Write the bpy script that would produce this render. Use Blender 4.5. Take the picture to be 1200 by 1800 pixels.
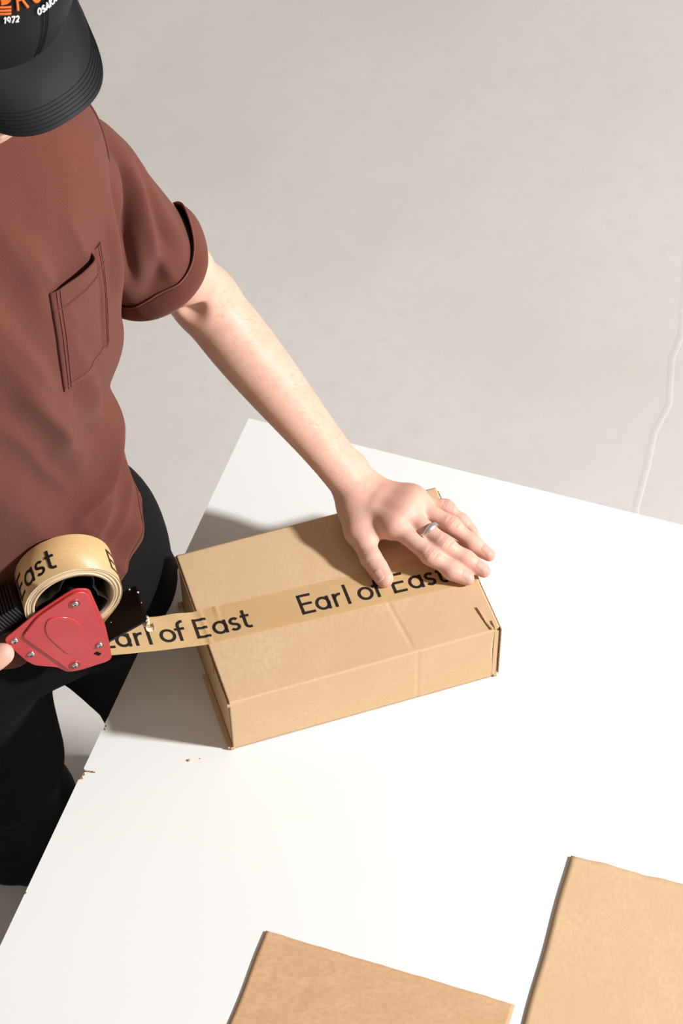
import bpy, bmesh, math, random
import numpy as np
from mathutils import Vector, Matrix

random.seed(4)
rng = np.random.RandomState(7)
for o in list(bpy.data.objects):
    bpy.data.objects.remove(o)

# ------------------------------------------------------------------ camera, light, exposure
T = 0.75                                   # height of the table top; all builders below use z = 0 there
SC = bpy.context.scene
COL = SC.collection
pitch, roll = math.radians(51.37), math.radians(-1.02)
cam_d = bpy.data.cameras.new('camera')
cam_d.sensor_width = 36.0
cam_d.lens = 4050 / 1800 * 36.0
cam_d.clip_start = 0.05
cam = bpy.data.objects.new('camera', cam_d)
COL.objects.link(cam)
fwd = Vector((0, math.cos(pitch), -math.sin(pitch)))
upv = Vector((0, math.sin(pitch), math.cos(pitch)))
rt = Vector((1, 0, 0))
cr, sr = math.cos(roll), math.sin(roll)
X, Y, Z = cr * rt + sr * upv, -sr * rt + cr * upv, -fwd
cam.matrix_world = Matrix(((X.x, Y.x, Z.x, 0), (X.y, Y.y, Z.y, 0), (X.z, Y.z, Z.z, 2.065 + T), (0, 0, 0, 1)))
cam_d.dof.use_dof = True
cam_d.dof.focus_distance = 2.42
cam_d.dof.aperture_fstop = 60
SC.camera = cam

world = bpy.data.worlds.new('studio_world')
SC.world = world
world.use_nodes = True
bg = world.node_tree.nodes['Background']
bg.inputs[0].default_value = (1.0, 0.90, 0.81, 1)
bg.inputs[1].default_value = 0.30

key_d = bpy.data.lights.new('studio_strobe', 'AREA')
key_d.shape = 'DISK'
key_d.size = 0.40
key_d.energy = 392
key_d.color = (0.975, 0.985, 1.0)
key = bpy.data.objects.new('studio_strobe', key_d)
COL.objects.link(key)
Ldir = Vector((0.823, -0.175, 0.545)).normalized()
key.location = Vector((0.0, 1.45, 0.05 + T)) + Ldir * 4.8
key.rotation_euler = Ldir.to_track_quat('Z', 'Y').to_euler()

SC.view_settings.view_transform = 'Standard'
SC.view_settings.look = 'None'
SC.view_settings.gamma = 1.0
SC.view_settings.use_curve_mapping = False
SC.view_settings.exposure = 0.0

# ------------------------------------------------------------------ helpers
def lin(r, g, b):
    f = lambda c: (c / 255 / 12.92) if c <= 10 else ((c / 255 + 0.055) / 1.055) ** 2.4
    return (f(r), f(g), f(b), 1.0)

def mat(name, col, rough=0.6, spec=0.5, metal=0.0, noise=None, bump=None, sss=0.0, coat=0.0, sheen=0.0,
        speck=None, scale_vec=None, transl=0.0):
    """noise: list of (scale, colour2, lo, hi, stretch); bump: list of (scale, strength, distance)"""
    m = bpy.data.materials.new(name)
    m.use_nodes = True
    nt = m.node_tree
    N, Lk = nt.nodes, nt.links
    b = N['Principled BSDF']
    b.inputs['Base Color'].default_value = col
    b.inputs['Roughness'].default_value = rough
    b.inputs['Specular IOR Level'].default_value = spec
    b.inputs['Metallic'].default_value = metal
    if sss:
        b.inputs['Subsurface Weight'].default_value = sss
        b.inputs['Subsurface Radius'].default_value = (0.006, 0.002, 0.001)
        b.inputs['Subsurface Scale'].default_value = 1.0
    if coat:
        b.inputs['Coat Weight'].default_value = coat
        b.inputs['Coat Roughness'].default_value = 0.15
    if sheen:
        b.inputs['Sheen Weight'].default_value = sheen
        b.inputs['Sheen Roughness'].default_value = 0.5
    tc = N.new('ShaderNodeTexCoord')
    prev = None
    for (sc, c2, lo, hi, st) in (noise or []):
        mp = N.new('ShaderNodeMapping')
        mp.inputs['Scale'].default_value = st
        Lk.new(tc.outputs['Object'], mp.inputs['Vector'])
        n = N.new('ShaderNodeTexNoise')
        n.inputs['Scale'].default_value = sc
        n.inputs['Detail'].default_value = 5
        Lk.new(mp.outputs[0], n.inputs['Vector'])
        mr = N.new('ShaderNodeMapRange')
        mr.inputs[1].default_value = lo
        mr.inputs[2].default_value = hi
        Lk.new(n.outputs['Fac'], mr.inputs[0])
        mx = N.new('ShaderNodeMix')
        mx.data_type = 'RGBA'
        Lk.new(mr.outputs[0], mx.inputs[0])
        if prev is None:
            mx.inputs[6].default_value = col
        else:
            Lk.new(prev, mx.inputs[6])
        mx.inputs[7].default_value = c2
        prev = mx.outputs[2]
    if prev is not None:
        Lk.new(prev, b.inputs['Base Color'])
    pb = None
    for (sc, strength, dist) in (bump or []):
        n = N.new('ShaderNodeTexNoise')
        n.inputs['Scale'].default_value = sc
        n.inputs['Detail'].default_value = 3
        Lk.new(tc.outputs['Object'], n.inputs['Vector'])
        bp = N.new('ShaderNodeBump')
        bp.inputs['Strength'].default_value = strength
        bp.inputs['Distance'].default_value = dist
        Lk.new(n.outputs['Fac'], bp.inputs['Height'])
        if pb is not None:
            Lk.new(pb, bp.inputs['Normal'])
        pb = bp.outputs[0]
    if pb is not None:
        Lk.new(pb, b.inputs['Normal'])
    return m

def root(name, loc, label, cat, group=None):
    o = bpy.data.objects.new(name, None)
    COL.objects.link(o)
    o.location = (loc[0], loc[1], loc[2] + T)
    o.empty_display_size = 0.05
    o['label'] = label
    o['category'] = cat
    if group:
        o['group'] = group
    return o

def origin_of(o):
    v = Vector((0, 0, 0))
    while o is not None:
        v += o.location
        o = o.parent
    return v

def obj(name, V, F, m, parent=None, smooth=True, origin=None, label=None, angle=None):
    """V in table coordinates (z = 0 on the table top)"""
    V = np.array(V, dtype=float).reshape(-1, 3).copy()
    V[:, 2] += T
    po = np.array(origin_of(parent)) if parent is not None else np.zeros(3)
    if origin is None:
        c = V.mean(0) if parent is not None else np.array([V[:, 0].mean(), V[:, 1].mean(), V[:, 2].min()])
    else:
        c = np.array([origin[0], origin[1], origin[2] + T])
    me = bpy.data.meshes.new(name)
    me.from_pydata((V - c).tolist(), [], [list(map(int, f)) for f in F])
    me.update()
    if smooth:
        me.polygons.foreach_set('use_smooth', [True] * len(me.polygons))
    me.materials.append(m)
    o = bpy.data.objects.new(name, me)
    COL.objects.link(o)
    o.parent = parent
    o.location = c - po
    if label:
        o['label'] = label
    return o

def tag(o, label=None, cat=None, group=None, kind=None):
    if label: o['label'] = label
    if cat: o['category'] = cat
    if group: o['group'] = group
    if kind: o['kind'] = kind
    return o

def bevel(o, w, seg=2, ang=35):
    md = o.modifiers.new('bevel', 'BEVEL')
    md.width = w
    md.segments = seg
    md.limit_method = 'ANGLE'
    md.angle_limit = math.radians(ang)
    md.harden_normals = True
    return o

def solid(o, th, off=-1):
    md = o.modifiers.new('solidify', 'SOLIDIFY')
    md.thickness = th
    md.offset = off
    return o

def grid_faces(nu, nv, wrap_u=False, flip=False):
    F = []
    for i in range(nu if wrap_u else nu - 1):
        i2 = (i + 1) % nu
        for j in range(nv - 1):
            q = [i * nv + j, i2 * nv + j, i2 * nv + j + 1, i * nv + j + 1]
            F.append(q[::-1] if flip else q)
    return F

def prism(poly, fn, w0, w1):
    """poly: 2D outline; fn(p, q, w) -> 3D; caps at w0, w1"""
    n = len(poly)
    V = [fn(p, q, w0) for p, q in poly] + [fn(p, q, w1) for p, q in poly]
    F = [list(range(n))[::-1], list(range(n, 2 * n))]
    for i in range(n):
        j = (i + 1) % n
        F.append([i, j, n + j, n + i])
    return V, F

def fix_normals(o):
    bm = bmesh.new()
    bm.from_mesh(o.data)
    bmesh.ops.recalc_face_normals(bm, faces=bm.faces)
    bm.to_mesh(o.data)
    bm.free()
    return o

def round_poly(pts, r, n=5):
    out = []
    P = [np.array(p, float) for p in pts]
    m = len(P)
    for i in range(m):
        a_, b_, c_ = P[i - 1], P[i], P[(i + 1) % m]
        ri = r[i] if isinstance(r, (list, tuple)) else r
        u, v = a_ - b_, c_ - b_
        lu, lv = np.linalg.norm(u), np.linalg.norm(v)
        k = min(ri, lu * .48, lv * .48)
        s, e = b_ + u / lu * k, b_ + v / lv * k
        for q in range(n + 1):
            t = q / n
            out.append(tuple((1 - t) ** 2 * s + 2 * t * (1 - t) * b_ + t * t * e))
    return out

def tube(path, r, n=8, caps=True):
    P = [np.array(p, float) for p in path]
    m = len(P)
    rr = r if isinstance(r, (list, tuple, np.ndarray)) else [r] * m
    V, F = [], []
    ref = None
    for i in range(m):
        d = P[min(i + 1, m - 1)] - P[max(i - 1, 0)]
        d = d / (np.linalg.norm(d) + 1e-12)
        if ref is None:
            ref = np.array([0, 0, 1.]) if abs(d[2]) < .9 else np.array([1., 0, 0])
        x = ref - d * (ref @ d)
        x /= np.linalg.norm(x) + 1e-12
        ref = x
        y = np.cross(d, x)
        for k in range(n):
            t = 2 * math.pi * k / n
            V.append(P[i] + rr[i] * (math.cos(t) * x + math.sin(t) * y))
    for i in range(m - 1):
        for k in range(n):
            k2 = (k + 1) % n
            F.append([i * n + k, i * n + k2, (i + 1) * n + k2, (i + 1) * n + k])
    if caps:
        F.append(list(range(n))[::-1])
        F.append(list(range((m - 1) * n, m * n)))
    return V, F

def interp(xs, ys, x):
    """smooth (Catmull-Rom) interpolation of columns ys at x"""
    xs = np.array(xs, float)
    ys = np.array(ys, float)
    if ys.ndim == 1:
        ys = ys[:, None]
    x = np.atleast_1d(np.asarray(x, float))
    i = np.clip(np.searchsorted(xs, x) - 1, 0, len(xs) - 2)
    h = xs[i + 1] - xs[i]
    t = np.clip((x - xs[i]) / h, 0, 1)[:, None]
    sl = np.gradient(ys, xs, axis=0)
    h = h[:, None]
    return ((2 * t ** 3 - 3 * t ** 2 + 1) * ys[i] + (t ** 3 - 2 * t ** 2 + t) * h * sl[i]
            + (-2 * t ** 3 + 3 * t ** 2) * ys[i + 1] + (t ** 3 - t ** 2) * h * sl[i + 1])

def wob(P, f, seed=0, n=6):
    """cheap smooth pseudo-noise in [-1, 1]"""
    r = np.random.RandomState(seed)
    out = 0
    for k in range(n):
        d = r.normal(size=P.shape[1])
        d /= np.linalg.norm(d)
        out = out + np.sin(P @ d * f * (0.6 + 0.9 * r.rand()) + r.rand() * 6.28)
    return out / n

# ------------------------------------------------------------------ signed-distance modelling on a grid (bodies, trousers)
class Field:
    def __init__(s, lo, hi, h):
        s.lo, s.h = np.array(lo, float), h
        s.n = np.ceil((np.array(hi) - s.lo) / h).astype(int) + 1
        s.a = np.full(s.n, 0.05, np.float32)
    def like(s):
        g = Field.__new__(Field)
        g.lo, g.h, g.n = s.lo, s.h, s.n
        g.a = np.full(s.n, 0.05, np.float32)
        return g
    def block(s, lo, hi):
        i0 = np.clip(np.floor((lo - s.lo) / s.h).astype(int), 0, s.n)
        i1 = np.clip(np.ceil((hi - s.lo) / s.h).astype(int) + 1, 0, s.n)
        if (i1 <= i0).any():
            return None, None
        sl = tuple(slice(p, q) for p, q in zip(i0, i1))
        ax = [s.lo[k] + s.h * np.arange(i0[k], i1[k], dtype=np.float32) for k in range(3)]
        P = np.stack(np.meshgrid(*ax, indexing='ij'), -1).astype(np.float32)
        return sl, P
    @staticmethod
    def smin(a, b, k):
        if k <= 0:
            return np.minimum(a, b)
        h = np.clip(k - np.abs(a - b), 0, None) / k
        return np.minimum(a, b) - h * h * k * .25
    def cone(s, a, b, ra, rb, k=.006, flat=None, f=1.0, sub=False):
        a, b = np.array(a, float), np.array(b, float)
        m = max(ra, rb) + max(k * 1.2, .01) + 2 * s.h
        sl, P = s.block(np.minimum(a, b) - m, np.maximum(a, b) + m)
        if sl is None:
            return s
        d = b - a
        L2 = d @ d + 1e-12
        v = P - a
        t = np.clip((v @ d) / L2, 0, 1)
        w = v - t[..., None] * d
        if flat is not None:
            nrm = np.array(flat, float)
            nrm /= np.linalg.norm(nrm)
            c = w @ nrm
            ln = np.sqrt(np.maximum((w * w).sum(-1) - c * c + (c / f) ** 2, 0))
            D = (ln - (ra + t * (rb - ra))) * min(1.0, (1 + f) / 2)
        else:
            D = np.sqrt((w * w).sum(-1)) - (ra + t * (rb - ra))
        if sub:
            s.a[sl] = -Field.smin(-s.a[sl], D, k)
        else:
            s.a[sl] = Field.smin(s.a[sl], D, k)
        return s
    def ell(s, c, ax, R=None, k=.008, sub=False):
        c, ax = np.array(c, float), np.array(ax, float)
        m = ax.max() + max(k * 1.2, .01) + 2 * s.h
        sl, P = s.block(c - m, c + m)
        if sl is None:
            return s
        v = P - c
        if R is not None:
            v = v @ np.array(R).T
        q = np.sqrt(((v / ax) ** 2).sum(-1))
        g = np.sqrt(((v / ax ** 2) ** 2).sum(-1)) + 1e-9
        D = q * (q - 1) / g
        if sub:
            s.a[sl] = -Field.smin(-s.a[sl], D, k)
        else:
            s.a[sl] = Field.smin(s.a[sl], D, k)
        return s
    def groove(s, c, along, dorsal, depth, width, half, n_lines=3, gap=.0026):
        """skin creases across a finger on its back"""
        c = np.array(c, float)
        sl, P = s.block(c - .016, c + .016)
        if sl is None:
            return s
        v = P - c
        u = v @ along
        dd = v @ dorsal
        sd = v @ np.cross(along, dorsal)
        g = 0
        for i in range(n_lines):
            off = (i - (n_lines - 1) / 2) * gap
            g = g + np.exp(-((u - off - 8 * sd * sd * np.sign(off)) / width) ** 2)
        s.a[sl] += (depth * g * np.clip(dd / .006, 0, 1) * np.exp(-(sd / half) ** 2)).astype(np.float32)
        return s
    def merge(s, g, k):
        s.a = Field.smin(s.a, g.a, k)
        return s
    def mesh(s, smooth=2):
        A = s.a
        I = A < 0
        nx, ny, nz = A.shape
        c = [A[i:nx - 1 + i, j:ny - 1 + j, l:nz - 1 + l] for i in (0, 1) for j in (0, 1) for l in (0, 1)]
        ins = sum((q < 0).astype(np.int8) for q in c)
        act = (ins > 0) & (ins < 8)
        idx = np.argwhere(act)
        ids = np.full(act.shape, -1, np.int64)
        ids[act] = np.arange(len(idx))
        C = np.stack([q[act] for q in c], 1)
        off = np.array([(i, j, l) for i in (0, 1) for j in (0, 1) for l in (0, 1)], float)
        acc = np.zeros((len(idx), 3))
        cnt = np.zeros(len(idx))
        for p in range(8):
            for q in range(p + 1, 8):
                if np.abs(off[p] - off[q]).sum() != 1:
                    continue
                x = (C[:, p] < 0) != (C[:, q] < 0)
                t = C[x, p] / (C[x, p] - C[x, q])
                acc[x] += off[p] + t[:, None] * (off[q] - off[p])
                cnt[x] += 1
        V = s.lo + s.h * (idx + acc / cnt[:, None])
        F = []
        for ax in range(3):
            sA = [slice(None)] * 3
            sB = [slice(None)] * 3
            sA[ax], sB[ax] = slice(0, -1), slice(1, None)
            a, b = I[tuple(sA)], I[tuple(sB)]
            e = np.argwhere(a != b)
            o1, o2 = [(1, 2), (2, 0), (0, 1)][ax]
            ok = (e[:, o1] > 0) & (e[:, o2] > 0) & (e[:, o1] < A.shape[o1] - 1) & (e[:, o2] < A.shape[o2] - 1)
            e = e[ok]
            q = []
            for (d1, d2) in ((-1, -1), (0, -1), (0, 0), (-1, 0)):
                w = e.copy()
                w[:, o1] += d1
                w[:, o2] += d2
                q.append(ids[w[:, 0], w[:, 1], w[:, 2]])
            q = np.stack(q, 1)
            inside = I[e[:, 0], e[:, 1], e[:, 2]]
            q[~inside] = q[~inside][:, ::-1]
            F.append(q)
        F = np.concatenate(F)
        for _ in range(smooth):
            S = np.zeros_like(V)
            n = np.zeros(len(V))
            for i in range(4):
                j = (i + 1) % 4
                np.add.at(S, F[:, i], V[F[:, j]])
                np.add.at(S, F[:, j], V[F[:, i]])
                np.add.at(n, F[:, i], 1)
                np.add.at(n, F[:, j], 1)
            V = V * .5 + S / n[:, None] * .5
        for _ in range(2 if smooth else 0):                          # pull the smoothed net back onto the surface
            g = (V - s.lo) / s.h
            i0 = np.clip(np.floor(g).astype(int), 0, np.array(A.shape) - 2)
            t = g - i0
            val = np.zeros(len(V))
            grd = np.zeros((len(V), 3))
            for di in (0, 1):
                for dj in (0, 1):
                    for dk in (0, 1):
                        c_ = A[i0[:, 0] + di, i0[:, 1] + dj, i0[:, 2] + dk]
                        wx, wy, wz = (t[:, 0] if di else 1 - t[:, 0]), (t[:, 1] if dj else 1 - t[:, 1]), (t[:, 2] if dk else 1 - t[:, 2])
                        val += c_ * wx * wy * wz
                        grd[:, 0] += c_ * (1 if di else -1) * wy * wz / s.h
                        grd[:, 1] += c_ * (1 if dj else -1) * wx * wz / s.h
                        grd[:, 2] += c_ * (1 if dk else -1) * wx * wy / s.h
            g2 = np.maximum((grd * grd).sum(1), .04)
            stp = np.clip(val / g2, -s.h, s.h)
            V = V - grd * stp[:, None] * .9
        return V, F

def join(*parts):
    V, F, n = [], [], 0
    for v, f in parts:
        v = np.asarray(v, float).reshape(-1, 3)
        V.append(v)
        F += [[i + n for i in q] for q in f]
        n += len(v)
    return np.concatenate(V), F

def keep(V, F, mask):
    """keep faces whose vertices all pass"""
    F = np.asarray(F)
    F = F[mask[F].all(1)]
    used = np.unique(F)
    mp = np.full(len(V), -1)
    mp[used] = np.arange(len(used))
    return V[used], mp[F]

# ------------------------------------------------------------------ strokes for lettering
def arc(cx, cy, rx, ry, a0, a1, n=22):
    return [(cx + rx * math.cos(math.radians(a0 + (a1 - a0) * i / n)),
             cy + ry * math.sin(math.radians(a0 + (a1 - a0) * i / n))) for i in range(n + 1)]

def dense(pl, step=.04):
    out = [pl[0]]
    for p, q in zip(pl, pl[1:]):
        n = max(1, int(math.hypot(q[0] - p[0], q[1] - p[1]) / step))
        out += [(p[0] + (q[0] - p[0]) * i / n, p[1] + (q[1] - p[1]) * i / n) for i in range(1, n + 1)]
    return out

SW, XH = .126, .68
h2 = SW / 2
def glyph(c):
    r = XH / 2 - h2
    if c == 'E':
        return [[(h2, 0), (h2, 1)], [(0, h2), (.57, h2)], [(0, .51), (.53, .51)], [(0, 1 - h2), (.57, 1 - h2)]], .58
    if c == 'a':
        return [arc(.31, XH / 2, .31 - h2, r, 0, 360, 36), [(.60 - h2, 0), (.60 - h2, XH)]], .60
    if c == 'r':
        return [[(h2, 0), (h2, XH)], arc(.30, XH - .30, .30 - h2, .30 - h2, 180, 78, 12)], .34
    if c == 'l':
        return [[(h2, 0), (h2, 1.02)]], SW
    if c == 'o':
        return [arc(.325, XH / 2, .325 - h2, r + .005, 0, 360, 36)], .65
    if c == 'f':
        return [[(.17, 0), (.17, .76)] + arc(.36, .78, .19, .19, 180, 95, 12)[1:] + [(.40, .97)], [(0, XH - .06), (.40, XH - .06)]], .42
    if c == 's':
        return [arc(.21, XH - .195, .145, .135, 25, 255, 16) + arc(.21, .195, .155, .135, 75, -155, 18)], .42
    if c == 't':
        return [[(.14, .92), (.14, .19)] + arc(.29, .20, .15, .15, 180, 275, 10)[1:] + [(.37, .055)], [(0, XH - .06), (.36, XH - .06)]], .38
    if c == '1':
        return [[(.05, .72), (.25, .93), (.25, 0)]], .35
    if c == '9':
        return [arc(.27, .66, .2, .27, 0, 360, 24), [(.47, .66)] + arc(.22, .6, .25, .55, 0, -60, 10)], .55
    if c == '7':
        return [[(.03, .93), (.47, .93), (.16, 0)]], .5
    if c == '2':
        return [arc(.27, .7, .2, .23, 160, -35, 14) + [(.06, .07), (.5, .07)]], .55
    if c == 'O':
        return [arc(.32, .5, .25, .43, 0, 360, 28)], .64
    if c == 'S':
        return [arc(.26, .71, .19, .22, 30, 260, 14) + arc(.26, .27, .2, .22, 80, -150, 16)], .52
    if c == 'A':
        return [[(.04, 0), (.3, .98), (.56, 0)], [(.13, .3), (.47, .3)]], .6
    if c == 'K':
        return [[(.07, 0), (.07, 1)], [(.52, 1), (.1, .45)], [(.2, .55), (.55, 0)]], .58
    if c == 'R':
        return [[(.07, 0), (.07, .95), (.3, .95)] + arc(.3, .7, .25, .25, 90, -90, 12) + [(.07, .45)], [(.3, .45), (.55, 0)]], .6
    return [], .3

TXT = [('E', 0), ('a', .64), ('r', 1.40), ('l', 1.93), ('o', 2.42), ('f', 3.07), ('E', 3.87), ('a', 4.57), ('s', 5.27), ('t', 5.78)]

def ribbon(pl, w, step=.04):
    """2D polyline -> vertices and quads of a ribbon of width w with square ends"""
    p = np.array(dense(pl, step))
    closed = np.hypot(*(p[0] - p[-1])) < 1e-6
    d = np.zeros_like(p)
    d[1:-1] = p[2:] - p[:-2]
    d[0], d[-1] = p[1] - p[0], p[-1] - p[-2]
    if closed:
        d[0] = d[-1] = p[1] - p[-2]
    d /= np.hypot(d[:, 0], d[:, 1])[:, None] + 1e-12
    n = np.stack([-d[:, 1], d[:, 0]], 1) * w / 2
    V = np.stack([p - n, p, p + n], 1).reshape(-1, 2)
    F = []
    for i in range(len(p) - 1):
        for j in range(2):
            F.append([i * 3 + j, (i + 1) * 3 + j, (i + 1) * 3 + j + 1, i * 3 + j + 1])
    return V, F

def letter_mesh(c, x0, fn, clip=None, w=SW):
    """letter outline in glyph units mapped by fn(u, v) -> 3D"""
    V, F = [], []
    for st in glyph(c)[0]:
        v, f = ribbon(st, w)
        n = len(V)
        if clip is not None:
            f = [q for q in f if all(clip(v[i][0] + x0) for i in q)]
        V += [fn(p[0] + x0, p[1]) for p in v]
        F += [[i + n for i in q] for q in f]
    return V, F

# ------------------------------------------------------------------ materials
M_floor = mat('painted_concrete', lin(210, 206, 201), .75, .25,
              noise=[(2.2, lin(203, 197, 190), .4, .75, (1, 1, 1)), (30, lin(204, 199, 193), .5, .8, (1, 1, 1))],
              bump=[(9, .12, .01), (120, .10, .002)])
M_table = mat('white_laminate', lin(236, 236, 233), .45, .30, noise=[(3, lin(234, 234, 231), .4, .7, (1, 1, 1))], bump=[(300, .03, .0005)])
M_chip = mat('chipboard', lin(190, 150, 114), .9, .2, noise=[(400, lin(140, 100, 70), .4, .6, (1, 1, 1))])
M_steel = mat('dark_steel', lin(60, 60, 62), .4, .5, .8)
CARD = lin(213, 180, 141)
M_card = mat('kraft_cardboard', CARD, .82, .25,
             noise=[(55, lin(218, 186, 147), .42, .68, (1, .45, 1)), (260, lin(205, 170, 130), .42, .80, (1, .6, 1)), (9, lin(209, 175, 136), .4, .7, (1, 1, 1))],
             bump=[(500, .06, .0005), (60, .06, .0010)])
M_card2 = mat('kraft_cardboard_brown', lin(204, 163, 124), .85, .2,
              noise=[(60, lin(210, 171, 133), .42, .68, (.4, 1, 1)), (260, lin(195, 153, 114), .42, .80, (.6, 1, 1))],
              bump=[(500, .06, .0005), (60, .06, .0010)])
M_cardedge = mat('cardboard_edge', lin(158, 114, 74), .9, .2, noise=[(700, lin(120, 82, 52), .45, .6, (1, 1, 1))])
M_tape = mat('tan_packing_tape', lin(219, 184, 135), .42, .40, noise=[(30, lin(215, 179, 129), .4, .7, (.25, 1, 1)), (300, lin(211, 174, 123), .52, .85, (.3, 1, 1))], bump=[(25, .06, .002)])
M_tapeside = mat('tape_layers', lin(224, 202, 172), .6, .3)
M_tapeside2 = mat('tape_layers_dark', lin(196, 164, 122), .6, .3)
M_core = mat('paper_core', lin(205, 180, 145), .85, .2)
M_ink = mat('black_ink', lin(38, 31, 28), .55, .3)
M_red = mat('red_enamel', lin(186, 40, 42), .38, .5, coat=.35, noise=[(14, lin(196, 56, 56), .45, .7, (1, 1, 1))], bump=[(40, .04, .002)])
M_blackp = mat('black_plastic', lin(22, 21, 21), .38, .5, bump=[(300, .05, .0005)])
M_blackm = mat('black_metal', lin(5, 5, 5), .30, .25)
M_chrome = mat('zinc_screw', lin(205, 205, 205), .25, .5, 1.0)
M_dark = mat('dark_slot', lin(25, 20, 20), .8, .1)
M_silver = mat('silver_ring', lin(238, 235, 230), .38, .5, 1.0, bump=[(150, .08, .0006)])
M_shirt = mat('brown_cotton', lin(102, 59, 49), .92, .10, sheen=.08,
              noise=[(5, lin(97, 55, 46), .4, .65, (1, 1, 1)), (1500, lin(115, 70, 59), .44, .80, (1, 1, 1))],
              bump=[(900, .30, .0007), (130, .12, .0012)])
M_thread = mat('shirt_thread', lin(118, 72, 60), .9, .1)
M_trouser = mat('black_twill', lin(15, 14, 14), .85, .15, noise=[(6, lin(11, 11, 11), .4, .7, (1, 1, 1))], bump=[(60, .15, .002), (800, .15, .0005)])
M_tthread = mat('trouser_thread', lin(70, 62, 55), .9, .1)
M_shoe = mat('black_leather', lin(20, 19, 19), .5, .4)
M_sole = mat('rubber_sole', lin(30, 29, 28), .8, .2)
M_cap = mat('black_nylon', lin(12, 12, 13), .6, .2, sheen=.02, noise=[(7, lin(12, 12, 13), .4, .7, (1, 1, 1))], bump=[(30, .10, .003), (900, .1, .0004)])
M_capthread = mat('cap_thread', lin(10, 10, 11), .8, .2)
M_orange = mat('orange_embroidery', lin(226, 108, 40), .7, .3, bump=[(700, .4, .0006)])
M_white = mat('white_embroidery', lin(232, 228, 224), .7, .3, bump=[(700, .4, .0006)])
M_nail = mat('fingernail', lin(226, 172, 155), .30, .5, sss=.15)
M_hair = mat('brown_hair', lin(92, 62, 42), .6, .4, bump=[(300, .5, .002)])
M_armhair = mat('fair_hair', lin(215, 170, 120), .4, .5)
M_eye = mat('eye_white', lin(230, 225, 220), .2, .5)
M_iris = mat('iris', lin(80, 60, 45), .2, .5)
M_lip = mat('lips', lin(196, 122, 108), .5, .4, sss=.1)
M_skin = mat('skin', lin(219, 177, 156), .52, .35, sss=.18,
             noise=[(14, lin(217, 168, 147), .35, .75, (1, 1, 1)), (50, lin(211, 157, 138), .45, .95, (1, 1, 1))],
             bump=[(320, .12, .0010), (900, .14, .0004)])

def make_translucent(m, col, amount):
    nt = m.node_tree
    b = nt.nodes['Principled BSDF']
    tr = nt.nodes.new('ShaderNodeBsdfTranslucent')
    tr.inputs[0].default_value = col
    mx = nt.nodes.new('ShaderNodeMixShader')
    mx.inputs[0].default_value = amount
    nt.links.new(b.outputs[0], mx.inputs[1])
    nt.links.new(tr.outputs[0], mx.inputs[2])
    nt.links.new(mx.outputs[0], nt.nodes['Material Output'].inputs[0])
M_strip = M_tape.copy()
M_strip.name = 'tan_packing_tape_single'
for n_ in M_tape.node_tree.nodes:                                  # on the roll many layers lie over each other: deeper colour
    if n_.type == 'MIX':
        for k_ in (6, 7):
            c_ = n_.inputs[k_].default_value
            n_.inputs[k_].default_value = (c_[0] * .88, c_[1] * .83, c_[2] * .76, 1)
make_translucent(M_strip, lin(255, 215, 150), .18)

def add_blush(m, col):
    nt = m.node_tree
    b = nt.nodes['Principled BSDF']
    src = b.inputs['Base Color'].links[0].from_socket
    a = nt.nodes.new('ShaderNodeAttribute')
    a.attribute_name = 'blush'
    mx = nt.nodes.new('ShaderNodeMix')
    mx.data_type = 'RGBA'
    nt.links.new(a.outputs['Fac'], mx.inputs[0])
    nt.links.new(src, mx.inputs[6])
    mx.inputs[7].default_value = col
    nt.links.new(mx.outputs[2], b.inputs['Base Color'])
add_blush(M_skin, lin(206, 137, 121))

# ------------------------------------------------------------------ floor and table
def floor():
    n = 60
    xs = np.linspace(-7, 7, 2)
    V = [(-7, -5, -T), (7, -5, -T), (7, 9, -T), (-7, 9, -T), (-7, -5, -T - .1), (7, -5, -T - .1), (7, 9, -T - .1), (-7, 9, -T - .1)]
    F = [[0, 1, 2, 3], [4, 7, 6, 5], [0, 4, 5, 1], [1, 5, 6, 2], [2, 6, 7, 3], [3, 7, 4, 0]]
    o = obj('floor', V, F, M_floor, smooth=False, origin=(0, 0, -T))
    tag(o, 'smooth pale grey painted concrete floor', kind='structure')
    # a filled crack: low ridge of paint running away from the table
    pts = [(.455, 2.12), (.461, 2.245), (.487, 2.33), (.505, 2.40), (.535, 2.46), (.55, 2.56), (.571, 2.612), (.60, 2.80), (.66, 3.1), (.75, 3.6)]
    pts = np.array([(x, y) for x, y in pts])
    V, F = [], []
    for i, p in enumerate(pts):
        d = pts[min(i + 1, len(pts) - 1)] - pts[max(i - 1, 0)]
        d /= np.linalg.norm(d)
        nn = np.array([-d[1], d[0]])
        for k, (w, hgt) in enumerate(((-.012, -.0003), (-.005, .0003), (0, .0007), (.003, .0003), (.005, -.0003))):
            q = p + nn * -w
            V.append((q[0], q[1], -T + hgt))
    F = grid_faces(len(pts), 5)
    c = obj('painted_crack', V, F, M_floor, o)
    fix_normals(c)
floor()

def walls():
    for nm, x0, x1, y0, y1, lab in (('wall_back', -5, 5, 6.5, 6.6, 'plain white studio wall behind the table'), ('wall_left', -5.1, -5, -4, 6.6, 'plain white studio wall on the left'),
                                    ('wall_right', 5, 5.1, -4, 6.6, 'plain white studio wall on the right')):
        V = [(x, y, z) for z in (-T, 2.6) for x, y in ((x0, y0), (x1, y0), (x1, y1), (x0, y1))]
        F = [[3, 2, 1, 0], [4, 5, 6, 7], [0, 1, 5, 4], [1, 2, 6, 5], [2, 3, 7, 6], [3, 0, 4, 7]]
        tag(obj(nm, V, F, M_floor, smooth=False), lab, kind='structure')
walls()

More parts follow.
